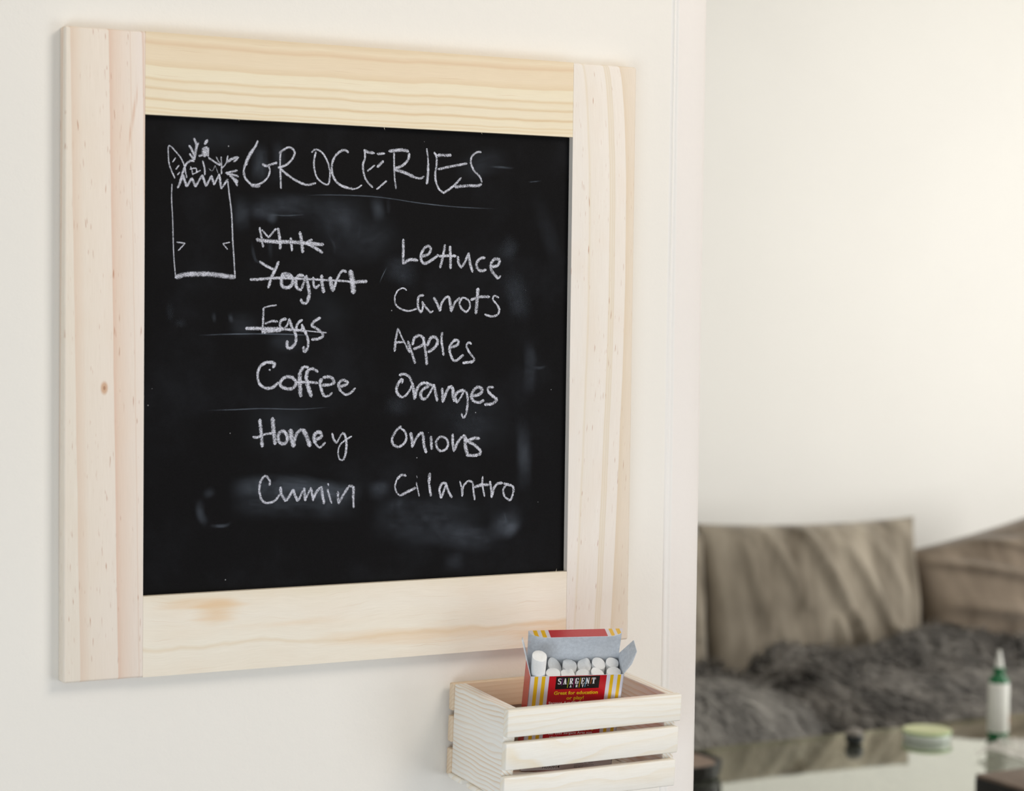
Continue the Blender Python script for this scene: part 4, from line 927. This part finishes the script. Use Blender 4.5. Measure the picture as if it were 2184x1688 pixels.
# bottle
bot = empty('squeeze_bottle', (2.752, 2.180, tz)); tag(bot, 'green bottle with a white label and slim white nozzle on the glass table', 'bottle')
M_grn = plain('green_plastic', (14, 104, 60), 0.25, 0.5)
M_lab = plain('white_label', (226, 226, 220), 0.4, 0.5)
lathe('body', [(0.020, 0), (0.0225, 0.003), (0.0228, 0.014), (0.0222, 0.12), (0.020, 0.129), (0.012, 0.136), (0.0105, 0.142)], M_grn, bot, 32)
lathe('label', [(0.0229, 0.013), (0.0233, 0.0135), (0.0228, 0.119), (0.0224, 0.1195)], M_lab, bot, 32)
lathe('collar', [(0.0118, 0.1425), (0.013, 0.144), (0.013, 0.150), (0.011, 0.152)], M_grn, bot, 24)
lathe('nozzle', [(0.0095, 0.1522), (0.0085, 0.16), (0.0062, 0.172), (0.0035, 0.186), (0.0022, 0.190)], M_lab, bot, 20)
pa = []
for k in range(7):
    a = -0.95 + k * 0.1
    pa.append((0.02345 * math.cos(a), 0.02345 * math.sin(a)))
mesh('label_mark', [(x, y, z) for z in (0.030, 0.052) for x, y in pa], [(i, i + 1, i + 8, i + 7) for i in range(6)], plain('label_red', (200, 60, 70)), bot)
# small dark pot
pot = empty('small_pot', (2.425, 2.258, tz)); tag(pot, 'tiny dark pot with a grey lid near the back edge of the glass table', 'pot')
lathe('body', [(0.013, 0), (0.018, 0.004), (0.020, 0.016), (0.018, 0.020)], plain('pot_black', (20, 24, 24), 0.3, 0.5), pot, 28)
lathe('lid', [(0.0185, 0.0203), (0.019, 0.024), (0.014, 0.031), (0.005, 0.034)], plain('pot_lid', (130, 124, 118), 0.4, 0.5), pot, 28)
# small black speaker-like puck at the right edge
pk = empty('black_puck', (2.920, 2.232, tz)); tag(pk, 'small glossy black round object on the table right of the bottle', 'ornament')
lathe('body', [(0.02, 0), (0.027, 0.006), (0.028, 0.018), (0.022, 0.030), (0.010, 0.035)], plain('gloss_black', (12, 12, 16), 0.12, 0.6), pk, 28)
lathe('cap', [(0.0095, 0.0352), (0.010, 0.038), (0.006, 0.041)], plain('puck_cap', (200, 205, 215), 0.2, 0.6), pk, 20)
# clear plastic wrapper, crumpled
def wrapper():
    t = NT('clear_plastic')
    tr = t.n('ShaderNodeBsdfTransparent'); tr.inputs[0].default_value = (0.96, 0.96, 0.96, 1)
    p = t.bsdf(lin((226, 222, 216)), 0.12, 0.7, link=False)
    mx = t.n('ShaderNodeMixShader'); mx.inputs[0].default_value = 0.55
    t.l(tr.outputs[0], mx.inputs[1]); t.l(p, mx.inputs[2]); t.l(mx.outputs[0], t.out.inputs[0])
    V, Fc = [], []; nx, ny = 22, 16
    for j in range(ny + 1):
        for i in range(nx + 1):
            x, y = (i / nx - 0.5) * 0.20, (j / ny - 0.5) * 0.15
            z = 0.006 + 0.020 * abs(mnoise.noise((x * 22, y * 22, 3.3))) + 0.012 * abs(mnoise.noise((x * 60, y * 60, 1)))
            V.append((x, y, z))
    for j in range(ny):
        for i in range(nx):
            a = j * (nx + 1) + i; Fc.append((a, a + 1, a + nx + 2, a + nx + 1))
    o = mesh('plastic_wrapper', V, Fc, t.m); o.location = (2.685, 2.02, tz); o.rotation_euler = (0, 0, 0.5)
    tag(o, 'crumpled clear plastic wrapper on the table just in front of the bottle', 'wrapper')
wrapper()
# dark box, bottom right corner
dbx = empty('dark_box', (2.345, 1.505, tz)); tag(dbx, 'black box with a brown top at the bottom right corner of the photograph', 'box')
block('body', (-0.124, -0.15, 0), (0.14, 0.142, 0.072), plain('box_black', (14, 13, 13), 0.4, 0.4), dbx, 0.003, 2)
block('top_board', (-0.1235, -0.1495, 0.0722), (0.1395, 0.1415, 0.079), plain('box_brown', (120, 104, 92), 0.6, 0.3, 0.15, 30), dbx, 0.002, 2)
# dark tray by the wall end
def tray():
    e = empty('serving_tray', (1.84, 2.185, tz)); tag(e, 'rounded dark tray end peeking out beside the wall, on the glass table', 'tray')
    def ring(off, z, hx=0.165, hy=0.088, r=0.07):
        P = []
        for (cx, cy, a0) in ((hx - r, hy - r, 0), (-hx + r, hy - r, 90), (-hx + r, -hy + r, 180), (hx - r, -hy + r, 270)):
            for k in range(7):
                a = math.radians(a0 + 15 * k); P.append((cx + (r + off) * math.cos(a), cy + (r + off) * math.sin(a), z))
        return P
    rs = [ring(-0.012, 0), ring(0, 0.006), ring(0.004, 0.030), ring(0.0, 0.031), ring(-0.004, 0.026), ring(-0.010, 0.024)]
    n = 28; V = [v for r in rs for v in r]; Fc = [(k * n + i, k * n + (i + 1) % n, (k + 1) * n + (i + 1) % n, (k + 1) * n + i) for k in range(5) for i in range(n)]
    Fc += [tuple(range(n - 1, -1, -1)), tuple(5 * n + i for i in range(n))]
    mesh('body', V, Fc, plain('tray_black', (22, 18, 17), 0.35, 0.4), e, smooth=False)
    P = ring(-0.0105, 0.0245)
    mesh('liner', P + [(x, y, 0.027) for x, y, z in P], [tuple(n + i for i in range(n))] + [(i, (i + 1) % n, n + (i + 1) % n, n + i) for i in range(n)], plain('tray_liner', (140, 120, 106), 0.6, 0.3, 0.1, 30), e)
tray()
SC.cycles.max_bounces = 10
SC.cycles.transparent_max_bounces = 24
